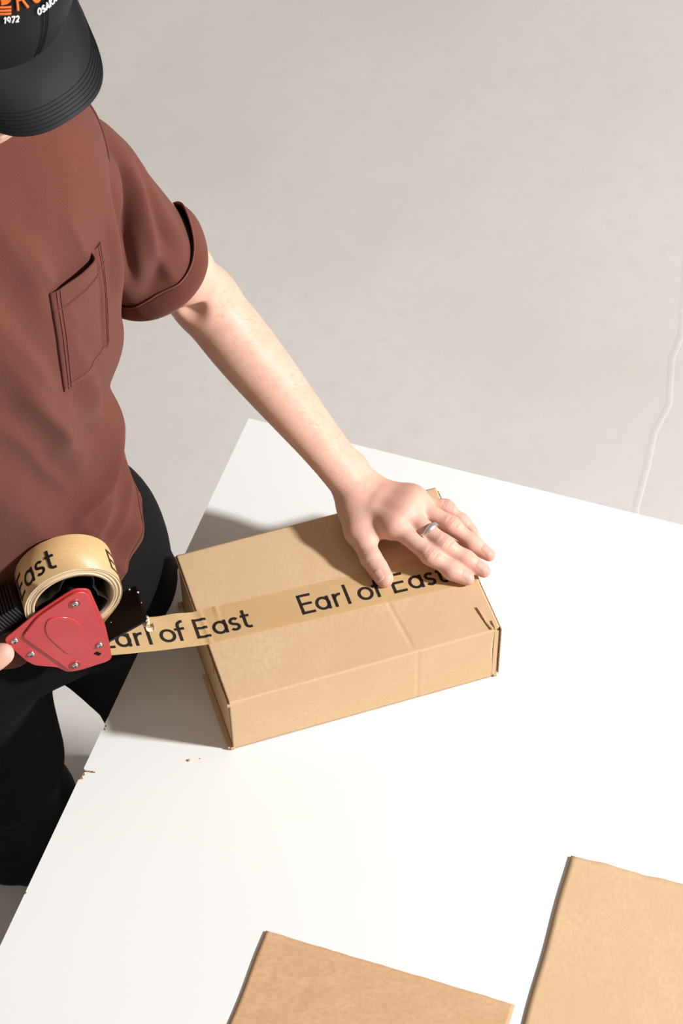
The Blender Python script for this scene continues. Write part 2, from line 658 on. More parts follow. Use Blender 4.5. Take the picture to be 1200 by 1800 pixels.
e1 = np.array([-.3285, -.9445])              # left edge, towards the camera
e2 = np.array([.9445, -.3285])               # far edge, to the right
TC = np.array([-.108, 1.795])                # far left corner
def TP(p, q, z):
    v = TC + e1 * p + e2 * q
    return (v[0], v[1], z)

def table():
    r = root('packing_table', (*(TC + e1 * .8 + e2 * .9), -T), 'large white laminate table that carries the boxes', 'table')
    # top, outline along the left edge chipped in two places
    out = [(0, 0)]
    for p, dep in ((.455, 0), (.4565, .0035), (.459, .0015), (.461, .004), (.463, 0),
                   (.5135, 0), (.515, .0025), (.5165, .004), (.518, .0022), (.5205, .0045), (.523, .002), (.5255, .0042), (.528, 0),
                   (.668, 0), (.669, .002), (.671, 0)):
        out.append((p, dep))
    out += [(1.6, 0), (1.6, 1.8), (0, 1.8)]
    V, F = prism(out, TP, 0.0, -.028)
    top = obj('table_top', V, F, M_table, r, smooth=False)
    fix_normals(top)
    # raw chipboard showing in the chips
    for a_, b_ in ((.4545, .464), (.513, .529)):
        V, F = prism([(a_, .0012), (a_, .006), (b_, .006), (b_, .0012)], TP, -.0006, -.026)
        c = obj('chipped_edge', V, F, M_chip, r, smooth=False, label='raw brown chipboard where the laminate edge has chipped')
        fix_normals(c)
    for k, (p, q) in enumerate(((.5155, .0045), (.5150, .0085), (.5145, .0115))):
        V, F = prism([(p - .0008, q - .002), (p + .0010, q - .002), (p + .0007, q + .002), (p - .0006, q + .002)], TP, .0, .0006)
        fix_normals(obj('splinter', V, F, M_chip, r, smooth=False))
    for p in (.12, 1.48):
        for q in (.12, 1.68):
            V, F = prism(round_poly([(p - .025, q - .025), (p + .025, q - .025), (p + .025, q + .025), (p - .025, q + .025)], .006, 3), TP, -.028, -T)
            fix_normals(obj('leg', V, F, M_steel, r, smooth=False))
    for q in (.12, 1.68):
        V, F = prism([(.145, q - .015), (1.455, q - .015), (1.455, q + .015), (.145, q + .015)], TP, -.028, -.068)
        fix_normals(obj('rail', V, F, M_steel, r, smooth=False))
table()

# crumbs on the table
for (x, y, rr, nm) in ((-.1655, 1.3175, .0016, 'crumb'), (-.166 + .012, 1.3195, .0007, 'crumb')):
    bm = bmesh.new()
    bmesh.ops.create_icosphere(bm, subdivisions=2, radius=rr)
    V = np.array([v.co[:] for v in bm.verts]) * (1 + .25 * rng.rand(len(bm.verts), 1)) * [1.2, .8, .6] + [x, y, rr * .55]
    F = [[v.index for v in f.verts] for f in bm.faces]
    bm.free()
    o = obj('cardboard_crumb', V, F, M_card)
    tag(o, 'larger brown cardboard crumb on the table left of the box' if rr > .001 else 'tiny brown cardboard speck on the table beside the larger crumb', 'crumb')

# ------------------------------------------------------------------ the flat cardboard in the foreground
def flat_card(corner, ex, ey, lx, ly, label, m, wavy, seed):
    corner, ex, ey = map(np.array, (corner, ex, ey))
    r = root('cardboard_blank', (*(corner + ex * lx / 2 + ey * ly / 2), 0), label, 'cardboard', 'flat cardboard blanks at the front of the table')
    for k, (z0, z1, inset) in ((1, (.0, .0017, 0)),):
        nx, ny = 60, 50
        rs = np.random.RandomState(seed + k)
        V, F = [], []
        us, vs = np.linspace(0, 1, nx), np.linspace(0, 1, ny)
        for u in us:
            for v in vs:
                p = corner + ex * (inset + u * (lx - 2 * inset)) + ey * (inset + v * (ly - inset))
                jit = wavy * .0007 * (math.sin(u * 31 + seed) + .6 * math.sin(u * 77 + 2 * seed)) * (1 - v) ** 6
                p = p + ey * jit + ex * (.0005 * math.sin(v * 23 + seed) * (1 - u) ** 6)
                z = z1 + .0003 + .0003 * math.sin(u * 7 + v * 5 + seed)
                for cpos, dep in ((.09, .0005), (.16, .0004), (.215, .0006)):
                    if k == 1 and wavy < 1:
                        z -= dep * math.exp(-((u - cpos) / .006) ** 2) * (1 if v > .12 else v / .12)
                V.append((p[0], p[1], z))
        F = grid_faces(nx, ny)
        o = obj('top_layer' if k else 'bottom_layer', V, F, m, r)
        fix_normals(o)
        if o.data.polygons[0].normal.z < 0:
            o.data.flip_normals()
        solid(o, z1 - z0, -1)
        o.data.materials.append(M_cardedge)
        o.modifiers['solidify'].material_offset_rim = 1
u1 = np.array([.161 + .083, 1.028 - 1.114]); u1 /= np.linalg.norm(u1)
w1 = np.array([u1[1], -u1[0]])
flat_card((-.083, 1.114), u1, w1, .2587, .36, 'dark tan flat cardboard sheet lying front centre on the table', M_card2, 0.3, 3)
u2 = np.array([.339 - .228, 1.158 - 1.194]); u2 /= np.linalg.norm(u2)
w2 = np.array([u2[1], -u2[0]])
flat_card((.228, 1.194), u2, w2, .36, .42, 'lighter tan flat cardboard sheet with a ragged far edge lying front right', M_card, 1.0, 8)

# ------------------------------------------------------------------ the box
d0 = np.array([-.1208, 1.3297])
yaw = .3027
ba = np.array([math.cos(yaw), math.sin(yaw)])
bb = np.array([-math.sin(yaw), math.cos(yaw)])
BL, BW, BH = .300, .2032, .0872
def BP(s, t, z):
    v = d0 + ba * s + bb * t
    return (v[0], v[1], z)
def BPn(A):
    A = np.asarray(A, float)
    return np.stack([d0[0] + ba[0] * A[:, 0] + bb[0] * A[:, 1], d0[1] + ba[1] * A[:, 0] + bb[1] * A[:, 1], A[:, 2]], 1)

def top_z(s, t):
    """height of the lid surface"""
    s, t = np.asarray(s, float), np.asarray(t, float)
    z = BH + .0012 * np.sin(np.pi * np.clip(s / BL, 0, 1)) * np.sin(np.pi * np.clip(t / BW, 0, 1)) + .0004 * np.sin(s * 31 + t * 17) * np.sin(t * 23 + 1)
    m = np.clip((.074 - t) / .006, 0, 1)
    z = z - .0007 * np.exp(-((s - .198 - .10 * (.07 - t)) / .0016) ** 2) * m
    z = z - .0004 * np.exp(-((s - .168) / .0014) ** 2) * np.clip((.012 - t) / .008, 0, 1)
    return z

def tape_low(s):
    return .0785 - .045 * s
TW = .0455

def cardboard_box():
    r = root('shipping_box', (*BP(BL / 2, BW / 2, 0)[:2], 0), 'tan corrugated cardboard shipping box being taped shut under the hand', 'box')
    # lid: front and top in one folded sheet
    ns = 160
    rad = .0022
    prof = [(0, z) for z in np.linspace(.0015, BH - rad, 34)]
    prof += [(rad - rad * math.cos(t), BH - rad + rad * math.sin(t)) for t in np.linspace(.2, math.pi / 2, 5)]
    prof += [(t, None) for t in np.linspace(rad + .001, BW, 90)]
    V = []
    for s in np.linspace(.0015, BL - .0002, ns):
        for (t, z) in prof:
            if z is None:
                zz = float(top_z(s, t))
                w = min(1, (t - rad) / .012)
                zz = BH * (1 - w) + zz * w
                V.append(BP(s, t, zz))
            else:
                k = z / BH
                g = .0004 * math.exp(-((s - .208) / .0015) ** 2)
                V.append(BP(min(s, .2925 + .0005 * math.sin(z * 90)), t + g + .0006 * math.sin(s * 19) * math.sin(math.pi * k), z))
    lid = obj('lid', V, grid_faces(ns, len(prof)), M_card, r)
    fix_normals(lid)
    if lid.data.polygons[50 * (len(prof) - 1) + 80].normal.z < 0:
        lid.data.flip_normals()
    solid(lid, .0028, -1)
    lid.data.materials.append(M_cardedge)
    lid.modifiers['solidify'].material_offset_rim = 1
    # back wall and base
    V, F = prism([(.003, .2), (.297, .2), (.297, .2032), (.003, .2032)], BP, .003, BH - .0035)
    fix_normals(obj('back_wall', V, F, M_card, r, smooth=False))
    V, F = prism([(.001, .0032), (.299, .0032), (.299, .2031), (.001, .2031)], BP, .0, .0028)
    fix_normals(obj('base', V, F, M_card, r, smooth=False))
    # ends: inner wall, rolled double wall on the right
    for nm, s0, s1, t0, t1, z0, z1 in (('end_wall', .0022, .005, .0034, .1998, .003, BH - .0035),
                                       ('end_wall', .2932, .2995, .0006, .1998, .0018, BH - .0032)):
        V, F = prism([(s0, t0), (s1, t0), (s1, t1), (s0, t1)], BP, z0, z1)
        o = obj(nm, V, F, M_card, r, smooth=False)
        fix_normals(o)
        bevel(o, .0009, 2)
    # outer slip of the right end and its dark gap
    V, F = prism([(.2999, -.0004), (.3012, -.0004), (.3012, .1985), (.2999, .1985)], BP, .006, BH - .001)
    fix_normals(obj('end_flap', V, F, M_cardedge, r, smooth=False))
    # tabs sticking out under the left end
    for t0, t1, hh, out in ((.001, .100, .0045, .0036), (.1925, .2036, .004, .003)):
        V, F = prism([(-out, t0), (.002, t0), (.002, t1), (-out, t1)], BP, .0, hh)
        o = obj('bottom_tab', V, F, M_card, r, smooth=False)
        fix_normals(o)
        bevel(o, .0006, 1)
    # torn slivers where the flaps meet: right front corner, left end under the tape
    for pts, nm in (([(.2838, .0345), (.2851, .0300), (.2864, .020), (.2881, .010), (.2900, .0018), (.2893, .0019), (.2874, .011), (.2857, .021), (.2844, .030)], 'tear'),
                    ([(.2914, .0100), (.2923, .0060), (.2930, .0012), (.2924, .0012)], 'tear')):
        V, F = prism(pts, BP, BH + .0003, BH + .0010)
        fix_normals(obj(nm, V, F, M_cardedge, r, smooth=False))
    for pts, hgt in (([(.2855, .0345), (.289, .018), (.2935, .0016), (.2905, .0016), (.2874, .012)], .0026), ([(.294, .013), (.2985, .0015), (.2938, .0015)], .0030)):
        V, F = prism(pts, BP, BH - .001, BH + hgt * .6)
        o = obj('lifted_edge', V, F, M_card, r, smooth=False)
        fix_normals(o)
        bevel(o, .0006, 2)
    for t0, z0, z1, w in ((.0665, .070, .084, .0006), (.0625, .058, .083, .0007)):
        V, F = prism([(.0016, t0 - w), (.0023, t0 - w), (.0023, t0 + w), (.0016, t0 + w)], BP, z0, z1)
        fix_normals(obj('scuff', V, F, M_cardedge, r, smooth=False))
    # dark cut edge along the left rim
    V, F = prism([(-.0001, .0030), (.0015, .0030), (.0015, .2030), (-.0001, .2030)], BP, BH - .0030, BH - .0008)
    fix_normals(obj('rim_edge', V, F, M_cardedge, r, smooth=False))
    # tiny curled paper at the front corners
    for s, t, z in ((.0005, -.0006, BH - .004), (.0008, -.0004, .0025), (.297, -.0006, .0022)):
        V, F = prism([(s - .0018, t), (s + .0026, t - .0006), (s + .0022, t + .0016), (s - .0014, t + .0018)], BP, z - .002, z + .0022)
        o = obj('corner_fray', V, F, M_card, r, smooth=False)
        fix_normals(o)
        bevel(o, .0007, 2)
    return r
cardboard_box()

# ------------------------------------------------------------------ tape: roll, strip, print
RC = (-.129, .215)
RR, RI, T0, T1 = .050, .0400, .083, .1285
LH = .0262
def tape():
    r = root('packing_tape', BP(RC[0], (T0 + T1) / 2, RC[1] - RR), 'tan printed packing tape stretched from its roll across the box', 'tape')
    # roll body with spiral layers on the near side
    n = 128
    V = []
    prof = [(RR, T1 - .0003), (RR, T0 + .0004)]
    rings = [RR - .0003]
    rr = RR - .0003
    k = 0
    while rr > RI + .0022:
        step = .00055
        rings += [rr - step]
        rr -= step
    for i, q in enumerate(rings):
        prof.append((q, T0 + .0005 * math.sin(i * 1.1) + .0002 * (i % 2) + .0006))
    prof += [(RI + .0018, T0 - .0002), (RI + .0018, T1)]
    prof.append(prof[0])
    for i in range(n):
        a_ = 2 * math.pi * i / n
        for j, (q, t) in enumerate(prof):
            w = .0003 * math.sin(3 * a_ + j * .9) if 2 <= j < len(prof) - 3 else 0
            V.append(BP(RC[0] + q * math.cos(a_), t + w, RC[1] + q * math.sin(a_)))
    o = obj('roll', V, grid_faces(n, len(prof), True), M_tape, r)
    fix_normals(o)
    o.data.materials.append(M_tapeside)
    o.data.materials.append(M_tapeside2)
    npf = len(prof) - 1
    for i, p in enumerate(o.data.polygons):
        if 1 <= i % npf <= npf - 3:
            p.material_index = 2 if (i % npf) in (2, 5, 7, 10, 13) else 1
    # paper core
    V = []
    prof = [(RI + .0019, T0 - .0004), (RI, T0 - .0004), (RI, T1), (RI + .0019, T1)]
    prof.append(prof[0])
    for i in range(64):
        a_ = 2 * math.pi * i / 64
        for q, t in prof:
            V.append(BP(RC[0] + q * math.cos(a_), t, RC[1] + q * math.sin(a_)))
    fix_normals(obj('core', V, grid_faces(64, 5, True), M_core, r))
    # strip: leaves the roll low on the right, round the roller, out to the box and along the lid
    ph = math.radians(-35)
    p = np.array([RC[0] + RR * math.cos(ph), RC[1] + RR * math.sin(ph)])
    dr = np.array([math.sin(ph), -math.cos(ph)])
    path = [p + dr * x for x in np.linspace(0, .078, 16)]
    q = path[-1]
    cen = q + np.array([-dr[1], dr[0]]) * .005
    a0 = math.atan2(q[1] - cen[1], q[0] - cen[0])
    turn = math.pi + math.atan2(-dr[1], -dr[0]) - .17
    ang_end = -math.pi / 2 - .17
    a_ = a0
    for x in np.linspace(0, 1, 9)[1:]:
        aa = a0 + (ang_end + (2 * math.pi if ang_end < a0 else 0) - a0) * x
        path.append(cen + .005 * np.array([math.cos(aa), math.sin(aa)]))
    st = path[-1]
    end = np.array([.0012, BH + .0007])
    for x in np.linspace(0, 1, 40)[1:]:
        path.append(st * (1 - x) + end * x + np.array([0, -.0018 * math.sin(math.pi * x)]))
    n_free = len(path)
    ss = np.linspace(.003, .2985, 150)
    path = np.array(path)
    NV = 15
    V = []
    def skew(s):
        return tape_low(max(s, -.03)) - T0 if s > -.09 else 0.0
    def low(s):
        x = np.clip((s + .10) / .10, 0, 1)
        return (T0 + .0005) * (1 - x) + tape_low(0) * x if s < 0 else tape_low(s)
    for (s, z) in path:
        for v in np.linspace(0, 1, NV):
            ww = .0006 * math.sin(s * 160 + v * 5) * np.clip((s + .1) / .05, 0, 1) if s < -.001 else 0
            V.append(BP(s, low(s) + v * TW, z + ww * (.3 + v)))
    for s in ss:
        for v in np.linspace(0, 1, NV):
            t = low(s) + v * TW
            wr = .0011 * math.exp(-((s - .022) / .0016) ** 2) * np.clip((v - .55) * 3, 0, 1) + .0008 * math.exp(-((s - .0045) / .002) ** 2)
            wr += .00025 * math.sin(s * 60 + v * 3) ** 2 * (1 if s < .12 else .5)
            V.append(BP(s, t, float(top_z(s, t)) + .0005 + wr))
    for z in (BH - .002, BH - .008, BH - .014, BH - .02):
        for v in np.linspace(0, 1, NV):
            V.append(BP(.3022, low(.2985) + v * TW, z))
    o = obj('strip', V, grid_faces(len(path) + len(ss) + 4, NV), M_strip, r)
    # torn scraps of tape stuck at the cutter
    rs = np.random.RandomState(3)
    # lettering on the strip
    def fn_strip(u, v):
        s = S0 + u * LH
        t_ = low(s) + .0088 + v * LH
        if s < .0012:
            x = (s - st[0]) / (end[0] - st[0])
            z = st[1] * (1 - x) + end[1] * x - .0018 * math.sin(math.pi * np.clip(x, 0, 1))
            vv = (t_ - low(s)) / TW
            z += .0006 * math.sin(s * 160 + vv * 5) * np.clip((s + .1) / .05, 0, 1) * (.3 + vv) if s < -.001 else 0
            return BP(s, t_, z + .0004)
        vv = (t_ - low(s)) / TW
        wr = .0011 * math.exp(-((s - .022) / .0016) ** 2) * np.clip((vv - .55) * 3, 0, 1) + .0008 * math.exp(-((s - .0045) / .002) ** 2)
        wr += .00025 * math.sin(s * 60 + vv * 3) ** 2 * (1 if s < .12 else .5)
        return BP(s, t_, float(top_z(s, t_)) + .0005 + wr + .00025)
    for base in (-.108, .1075):
        S0 = base
        for c, x0 in TXT:
            V, F = letter_mesh(c, x0, fn_strip)
            o = obj('printed_letter', V, F, M_ink, r, smooth=False)
    # lettering on the roll
    def fn_roll(u, v):
        a_ = A0 - u * LH / RR
        q = RR + .0003
        return BP(RC[0] + q * math.cos(a_), T0 + .0088 + v * LH, RC[1] + q * math.sin(a_))
    for A0 in (math.radians(30), math.radians(101) + 6.15 * LH / RR):
        for c, x0 in TXT:
            a_ = A0 - x0 * LH / RR
            if -.9 < a_ < 3.6:
                V, F = letter_mesh(c, x0, fn_roll)
                obj('printed_letter', V, F, M_ink, r, smooth=False)
tape()

# ------------------------------------------------------------------ tape dispenser
def dispenser():
    r = root('tape_dispenser', BP(-.15, .10, .10), 'red metal and black plastic hand-held tape dispenser', 'tape dispenser')
    PT = .0790                                                     # outer face of the red plate
    out = [(-.1265, .2395), (-.1120, .2330), (-.1020, .1666), (-.1006, .1322), (-.1005, .1085), (-.1060, .1045), (-.1359, .1022), (-.1489, .1050),
           (-.1575, .1180), (-.1795, .1310), (-.1870, .1420), (-.2030, .1800), (-.2040, .1890), (-.1709, .2146), (-.1367, .2350)]
    op = round_poly(out, [.008, .006, .004, .004, .004, .004, .006, .006, .005, .005, .006, .005, .005, .01, .01], 4)
    fnp = lambda p, q, w: BP(p, w, q)
    V, F = prism(op, fnp, PT, PT + .0016)
    o = obj('side_plate', V, F, M_red, r, smooth=False)
    fix_normals(o)
    bevel(o, .0005, 2)
    # raised central field of the plate
    inn = [(-.1262, .2362), (-.1145, .2305), (-.1060, .1660), (-.1190, .1350), (-.1285, .1105), (-.1400, .1065), (-.1480, .1110), (-.1540, .1240), (-.1870, .1865), (-.1690, .2120), (-.1365, .2315)]
    ip = round_poly(inn, [.007, .006, .006, .006, .008, .006, .006, .004, .005, .01, .01], 4)
    V, F = prism(ip, fnp, PT - .0022, PT + .0004)
    o2 = obj('pressed_field', V, F, M_red, o, smooth=False)
    fix_normals(o2)
    bevel(o2, .0014, 3)
    emb = round_poly([(-.1580, .2075), (-.1365, .2010), (-.1235, .1790), (-.1275, .1545), (-.1365, .1365), (-.1460, .1400), (-.1620, .1770), (-.1635, .1935)], .012, 5)
    V, F = prism(emb, fnp, PT - .0032, PT - .0012)
    o3 = obj('embossed_pad', V, F, M_red, o, smooth=False)
    fix_normals(o3)
    bevel(o3, .0009, 3)
    for (p, q) in ((-.1292, .2190), (-.1398, .1172)):
        V = []
        prof = [(.0066, 0), (.0062, .0007), (.0052, .0007), (.0046, -.0002)]
        for i in range(32):
            a_ = 2 * math.pi * i / 32
            for rr, w in prof:
                V.append(BP(p + rr * math.cos(a_), PT - .0021 - w, q + rr * math.sin(a_)))
        fix_normals(obj('screw_recess', V, grid_faces(32, 4, True), M_red, o))
    # screws
    for i, (p, q, dep) in enumerate(((-.1292, .2190, .0024), (-.1947, .1819, 0), (-.1812, .1525, 0), (-.1398, .1172, .0024), (-.1113, .1369, 0))):
        V = []
        prof = [(.0040, 0), (.0040, .0008), (.0034, .0017), (.0022, .0023), (.0008, .0025), (.00001, .0025)]
        for k in range(24):
            a_ = 2 * math.pi * k / 24
            for rr, w in prof:
                V.append(BP(p + rr * math.cos(a_), PT - dep - w, q + rr * math.sin(a_)))
        sc = obj('screw', V, grid_faces(24, 6, True), M_chrome, r)
        fix_normals(sc)
        for rot in (0.4 + i, 0.4 + i + math.pi / 2):
            c_, s_ = math.cos(rot), math.sin(rot)
            R_ = [(x * c_ - y * s_ + p, x * s_ + y * c_ + q) for x, y in ((-.0019, -.0004), (.0019, -.0004), (.0019, .0004), (-.0019, .0004))]
            V, F = prism(R_, fnp, PT - dep - .0026, PT - dep - .0020)
            fix_normals(obj('slot', V, F, M_dark, sc, smooth=False))
    V, F = prism([(-.1185, .1245), (-.1135, .1190), (-.1105, .1215), (-.1150, .1272)], fnp, PT - .0003, PT + .0010)
    fix_normals(obj('plate_slot', V, F, M_dark, r, smooth=False))
    # hub: wavy three-lobed band on an axle
    n = 180
    V = []
    for i in range(n):
        a_ = 2 * math.pi * i / n
        lob = .5 + .5 * math.cos(3 * (a_ - math.radians(75)))
        lob = min(1, max(0, (lob - .18) * 1.9))
        rr = .0255 + (.0382 - .0255) * lob
        for q, t in ((rr, T0 + .001), (rr - .0017, T0 + .001), (rr - .0017, T1 - .004), (rr, T1 - .004), (rr, T0 + .001)):
            V.append(BP(RC[0] + q * math.cos(a_), t, RC[1] + q * math.sin(a_)))
    fix_normals(obj('hub', V, grid_faces(n, 5, True), M_blackp, r))
    circ = [(RC[0] + .0385 * math.cos(2 * math.pi * i / 48), RC[1] + .0385 * math.sin(2 * math.pi * i / 48)) for i in range(48)]
    V, F = prism(circ, fnp, T1 - .005, T1 - .002)
    fix_normals(obj('hub_disc', V, F, M_blackp, r, smooth=False))
    circ = [(RC[0] + .008 * math.cos(2 * math.pi * i / 24), RC[1] + .008 * math.sin(2 * math.pi * i / 24)) for i in range(24)]
    V, F = prism(circ, fnp, PT + .0016, T1 - .004)
    fix_normals(obj('axle', V, F, M_blackp, r, smooth=False))
    # blade guard: bent black sheet, serrated cutter along its end
    prof = [(-.0606, .1520), (-.0640, .1500), (-.1010, .1335), (-.1190, .1500), (-.1200, .1520), (-.1180, .1530), (-.1005, .1368), (-.0638, .1530), (-.0600, .1540)]
    V, F = prism(prof, fnp, T0 - .002, T1 - .001)
    o = obj('blade_guard', V, F, M_blackm, r, smooth=False)
    fix_normals(o)
    n = 22
    V, F = [], []
    for i in range(2 * n + 1):
        t = T0 - .0015 + (T1 - T0) * i / (2 * n)
        tip = .0034 if i % 2 else .0012
        V += [BP(-.0612, t, .1538), BP(-.0606 + tip, t, .1543 + tip * .3)]
    F = [[2 * i, 2 * i + 2, 2 * i + 3, 2 * i + 1] for i in range(2 * n)]
    cutter = obj('cutter_blade', V, F, M_blackm, r, smooth=False)
    solid(cutter, .0006, 0)
    for t, ds, rr in ((.1262, -.006, .0009), (.1180, .001, .0010), (.1040, .001, .0006), (.100, -.0335, .0005)):
        bm = bmesh.new()
        bmesh.ops.create_icosphere(bm, subdivisions=1, radius=rr)
        V = np.array([v.co[:] for v in bm.verts]) * (1 + .5 * rng.rand(len(bm.verts), 1)) + np.array(BP(-.0596 + ds, t, .1545 + ds * .4))
        F = [[v.index for v in f.verts] for f in bm.faces]
        bm.free()
        obj('tape_scrap', V, F, M_tapeside, r)
    # crumpled curl of torn tape at the near end of the cutter
    V = []
    nu, nv = 22, 10
    for i in range(nu):
        u = i / (nu - 1)
        for j in range(nv):
            v = j / (nv - 1)
            ang = 5.2 * u + .6
            rr = .0032 + .0020 * v + .0008 * math.sin(7 * u + 3 * v)
            V.append(BP(-.0600 + rr * math.cos(ang) + .004 * u, .0815 - .003 + .0105 * v - .003 * u + .0012 * math.sin(9 * u), .1455 + rr * math.sin(ang) - .004 * u + .001 * math.sin(8 * v + 5 * u)))
    c = obj('torn_tape_curl', V, grid_faces(nu, nv), M_tapeside, r)
    solid(c, .0002, 0)
    # roller under the guard
    circ = [(-.1165 + .0062 * math.cos(2 * math.pi * i / 24), .1230 + .0062 * math.sin(2 * math.pi * i / 24)) for i in range(24)]
    V, F = prism(circ, fnp, PT + .0016, T1)
    fix_normals(obj('roller', V, F, M_blackp, r, smooth=False))
    # frame arm behind the plate and the handle
    arm = round_poly([(-.105, .142), (-.118, .142), (-.150, .150), (-.185, .190), (-.196, .190), (-.200, .170), (-.175, .130), (-.112, .108)], .006, 3)
    V, F = prism(arm, fnp, PT + .0016, PT + .0040)
    fix_normals(obj('frame', V, F, M_blackp, r, smooth=False))
    # handle: rounded bar sloping down and back
    p0, p1 = np.array([-.176, .205]), np.array([-.300, .150])
    dv = (p1 - p0) / np.linalg.norm(p1 - p0)
    nv_ = np.array([-dv[1], dv[0]])
    L_ = np.linalg.norm(p1 - p0)
    V = []
    ns_, nc = 40, 28
    for i in range(ns_):
        u = i / (ns_ - 1)
        end = min(1, (.10 + u * 6)) if u < .15 else (1 if u < .9 else math.sqrt(max(0.02, 1 - ((u - .9) / .1) ** 2)))
        end = max(end, .92) if u < .15 else end
        for k in range(nc):
            a_ = 2 * math.pi * k / nc
            ca, sa = math.cos(a_), math.sin(a_)
            ex = abs(ca) ** .55 * math.copysign(1, ca)
            ey = abs(sa) ** .55 * math.copysign(1, sa)
            hh = (.0190 + .003 * math.cos(u * 9)) * end
            wd = .0155 * end
            c_ = p0 + dv * L_ * u + nv_ * hh * ey
            V.append(BP(c_[0], .1035 + wd * ex, c_[1]))
    F = grid_faces(ns_, nc)
    F += [[i * nc + nc - 1, (i + 1) * nc + nc - 1, (i + 1) * nc, i * nc] for i in range(ns_ - 1)]
    F += [list(range(nc)), list(range((ns_ - 1) * nc, ns_ * nc))[::-1]]
    h_ = obj('handle', V, F, M_blackp, r)
    fix_normals(h_)
    for k in range(9):                                               # grip ribs on the front top face
        u = .002 + k * .0036
        c_ = p0 + dv * u
        b0, b1 = c_ - nv_ * .002, c_ - nv_ * .0235
        V, F = prism([tuple(b0 - dv * .0011), tuple(b1 - dv * .0011), tuple(b1 + dv * .0011), tuple(b0 + dv * .0011)], fnp, .0855, .1205)
        fix_normals(obj('grip_rib', V, F, M_blackp, h_, smooth=False))
dispenser()
# ------------------------------------------------------------------ the person
A_B = math.radians(30)                                             # facing, measured from the -Y axis towards +X
BLf = np.array([math.cos(A_B), math.sin(A_B), 0.])                 # person's left
BFw = np.array([math.sin(A_B), -math.cos(A_B), 0.])                # person's front
UP = np.array([0, 0, 1.])
PC = np.array([-.375, 1.49, 0.])
person = root('person', (-.36, 1.53, -T), 'person in a brown t-shirt, black trousers and black cap pressing a hand on the box', 'person')
HB = BH

# torso sections: z, centre (left, front), half width, front depth, back depth
SEC = np.array([
    (.045, .000, .000, .186, .128, .120),
    (.10, .000, .000, .176, .118, .118),
    (.16, .000, -.004, .174, .114, .112),
    (.24, .000, -.010, .165, .108, .104),
    (.31, .002, -.014, .154, .108, .104),
    (.37, .005, -.020, .158, .116, .108),
    (.44, .008, -.028, .168, .124, .112),
    (.51, .012, -.036, .175, .126, .114),
    (.57, .015, -.044, .179, .124, .112),
    (.62, .018, -.048, .182, .118, .104),
    (.655, .020, -.052, .172, .106, .094),
    (.685, .020, -.056, .148, .090, .082),
    (.708, .020, -.060, .112, .072, .070),
    (.722, .020, -.062, .074, .056, .064)])

def torso_pt(th, z, off=0.0):
    th, z, off = np.broadcast_arrays(np.asarray(th, float), np.asarray(z, float), np.asarray(off, float))
    sh = th.shape
    th, z, off = th.ravel(), z.ravel(), off.ravel()
    S = interp(SEC[:, 0], SEC[:, 1:], z)
    n = 2 / 2.35
    c, s = np.cos(th), np.sin(th)
    S[:, 2] -= np.where(c > 0, .015 * np.exp(-((z - .357) / .024) ** 2), 0)     # the cloth nips in under the blouse of the chest
    cx = np.sign(c) * np.abs(c) ** n * (S[:, 2] + off)
    cy = np.sign(s) * np.abs(s) ** n * (np.where(s > 0, S[:, 3], S[:, 4]) + off)
    P = PC + BLf * (S[:, 0] + cx)[:, None] + BFw * (S[:, 1] + cy)[:, None]
    P[:, 2] = z
    return P.reshape(*sh, 3)

# soft folds on the shirt: polyline in (left coordinate, z) on the front, width, height
FOLDS = [
    ([(.02, .66), (.06, .54), (.10, .42), (.125, .34)], .016, .0040),
    ([(-.03, .66), (.01, .52), (.05, .40), (.08, .30)], .020, .0045),
    ([(-.07, .62), (-.05, .50), (-.01, .36), (.03, .24)], .022, .0045),
    ([(.15, .60), (.15, .52), (.155, .44)], .012, .0045),
    ([(.165, .43), (.15, .35), (.11, .27), (.05, .20)], .018, .0085),
    ([(.16, .30), (.13, .23), (.08, .16), (.02, .12)], .016, .0060),
    ([(.170, .25), (.165, .17), (.15, .09)], .014, .0050),
    ([(.11, .21), (.13, .13), (.135, .06)], .013, .0050),
    ([(.02, .26), (.06, .17), (.08, .07)], .018, .0045),
    ([(-.08, .22), (-.03, .14), (.01, .06)], .020, .0045),
    ([(.045, .62), (.065, .56), (.085, .50)], .007, .0016),
    ([(.095, .61), (.120, .53), (.132, .47)], .007, .0018),
    ([(-.005, .60), (.035, .49), (.065, .41)], .007, .0016),
    ([(.02, .47), (.055, .39), (.085, .33)], .008, .0018),
    ([(-.03, .52), (.02, .39), (.055, .30)], .008, .0018),
    ([(.145, .335), (.10, .275), (.05, .245)], .007, .0026),
    ([(.150, .300), (.115, .235), (.075, .19)], .007, .0022),
    ([(.155, .28), (.152, .22), (.140, .16)], .006, .0022),
    ([(.125, .25), (.133, .19), (.130, .14)], .007, .0020),
    ([(.06, .25), (.075, .19), (.10, .14)], .008, .0018)]
DIPS = [
    ([(.170, .37), (.14, .31), (.10, .25)], .013, .0080),
    ([(.135, .27), (.14, .18), (.142, .08)], .010, .0040),
    ([(.085, .50), (.11, .42), (.13, .36)], .010, .0030)]

def seg_dist(p, pl):
    pl = np.array(pl, float)
    best = np.full(len(p), 9.)
    tpar = np.zeros(len(p))
    n = len(pl) - 1
    for i in range(n):
        a_, b_ = pl[i], pl[i + 1]
        d = b_ - a_
        t = np.clip(((p - a_) @ d) / (d @ d), 0, 1)
        q = np.linalg.norm(p - a_ - t[:, None] * d, axis=1)
        m = q < best
        best[m] = q[m]
        tpar[m] = (i + t[m]) / n
    return best, tpar

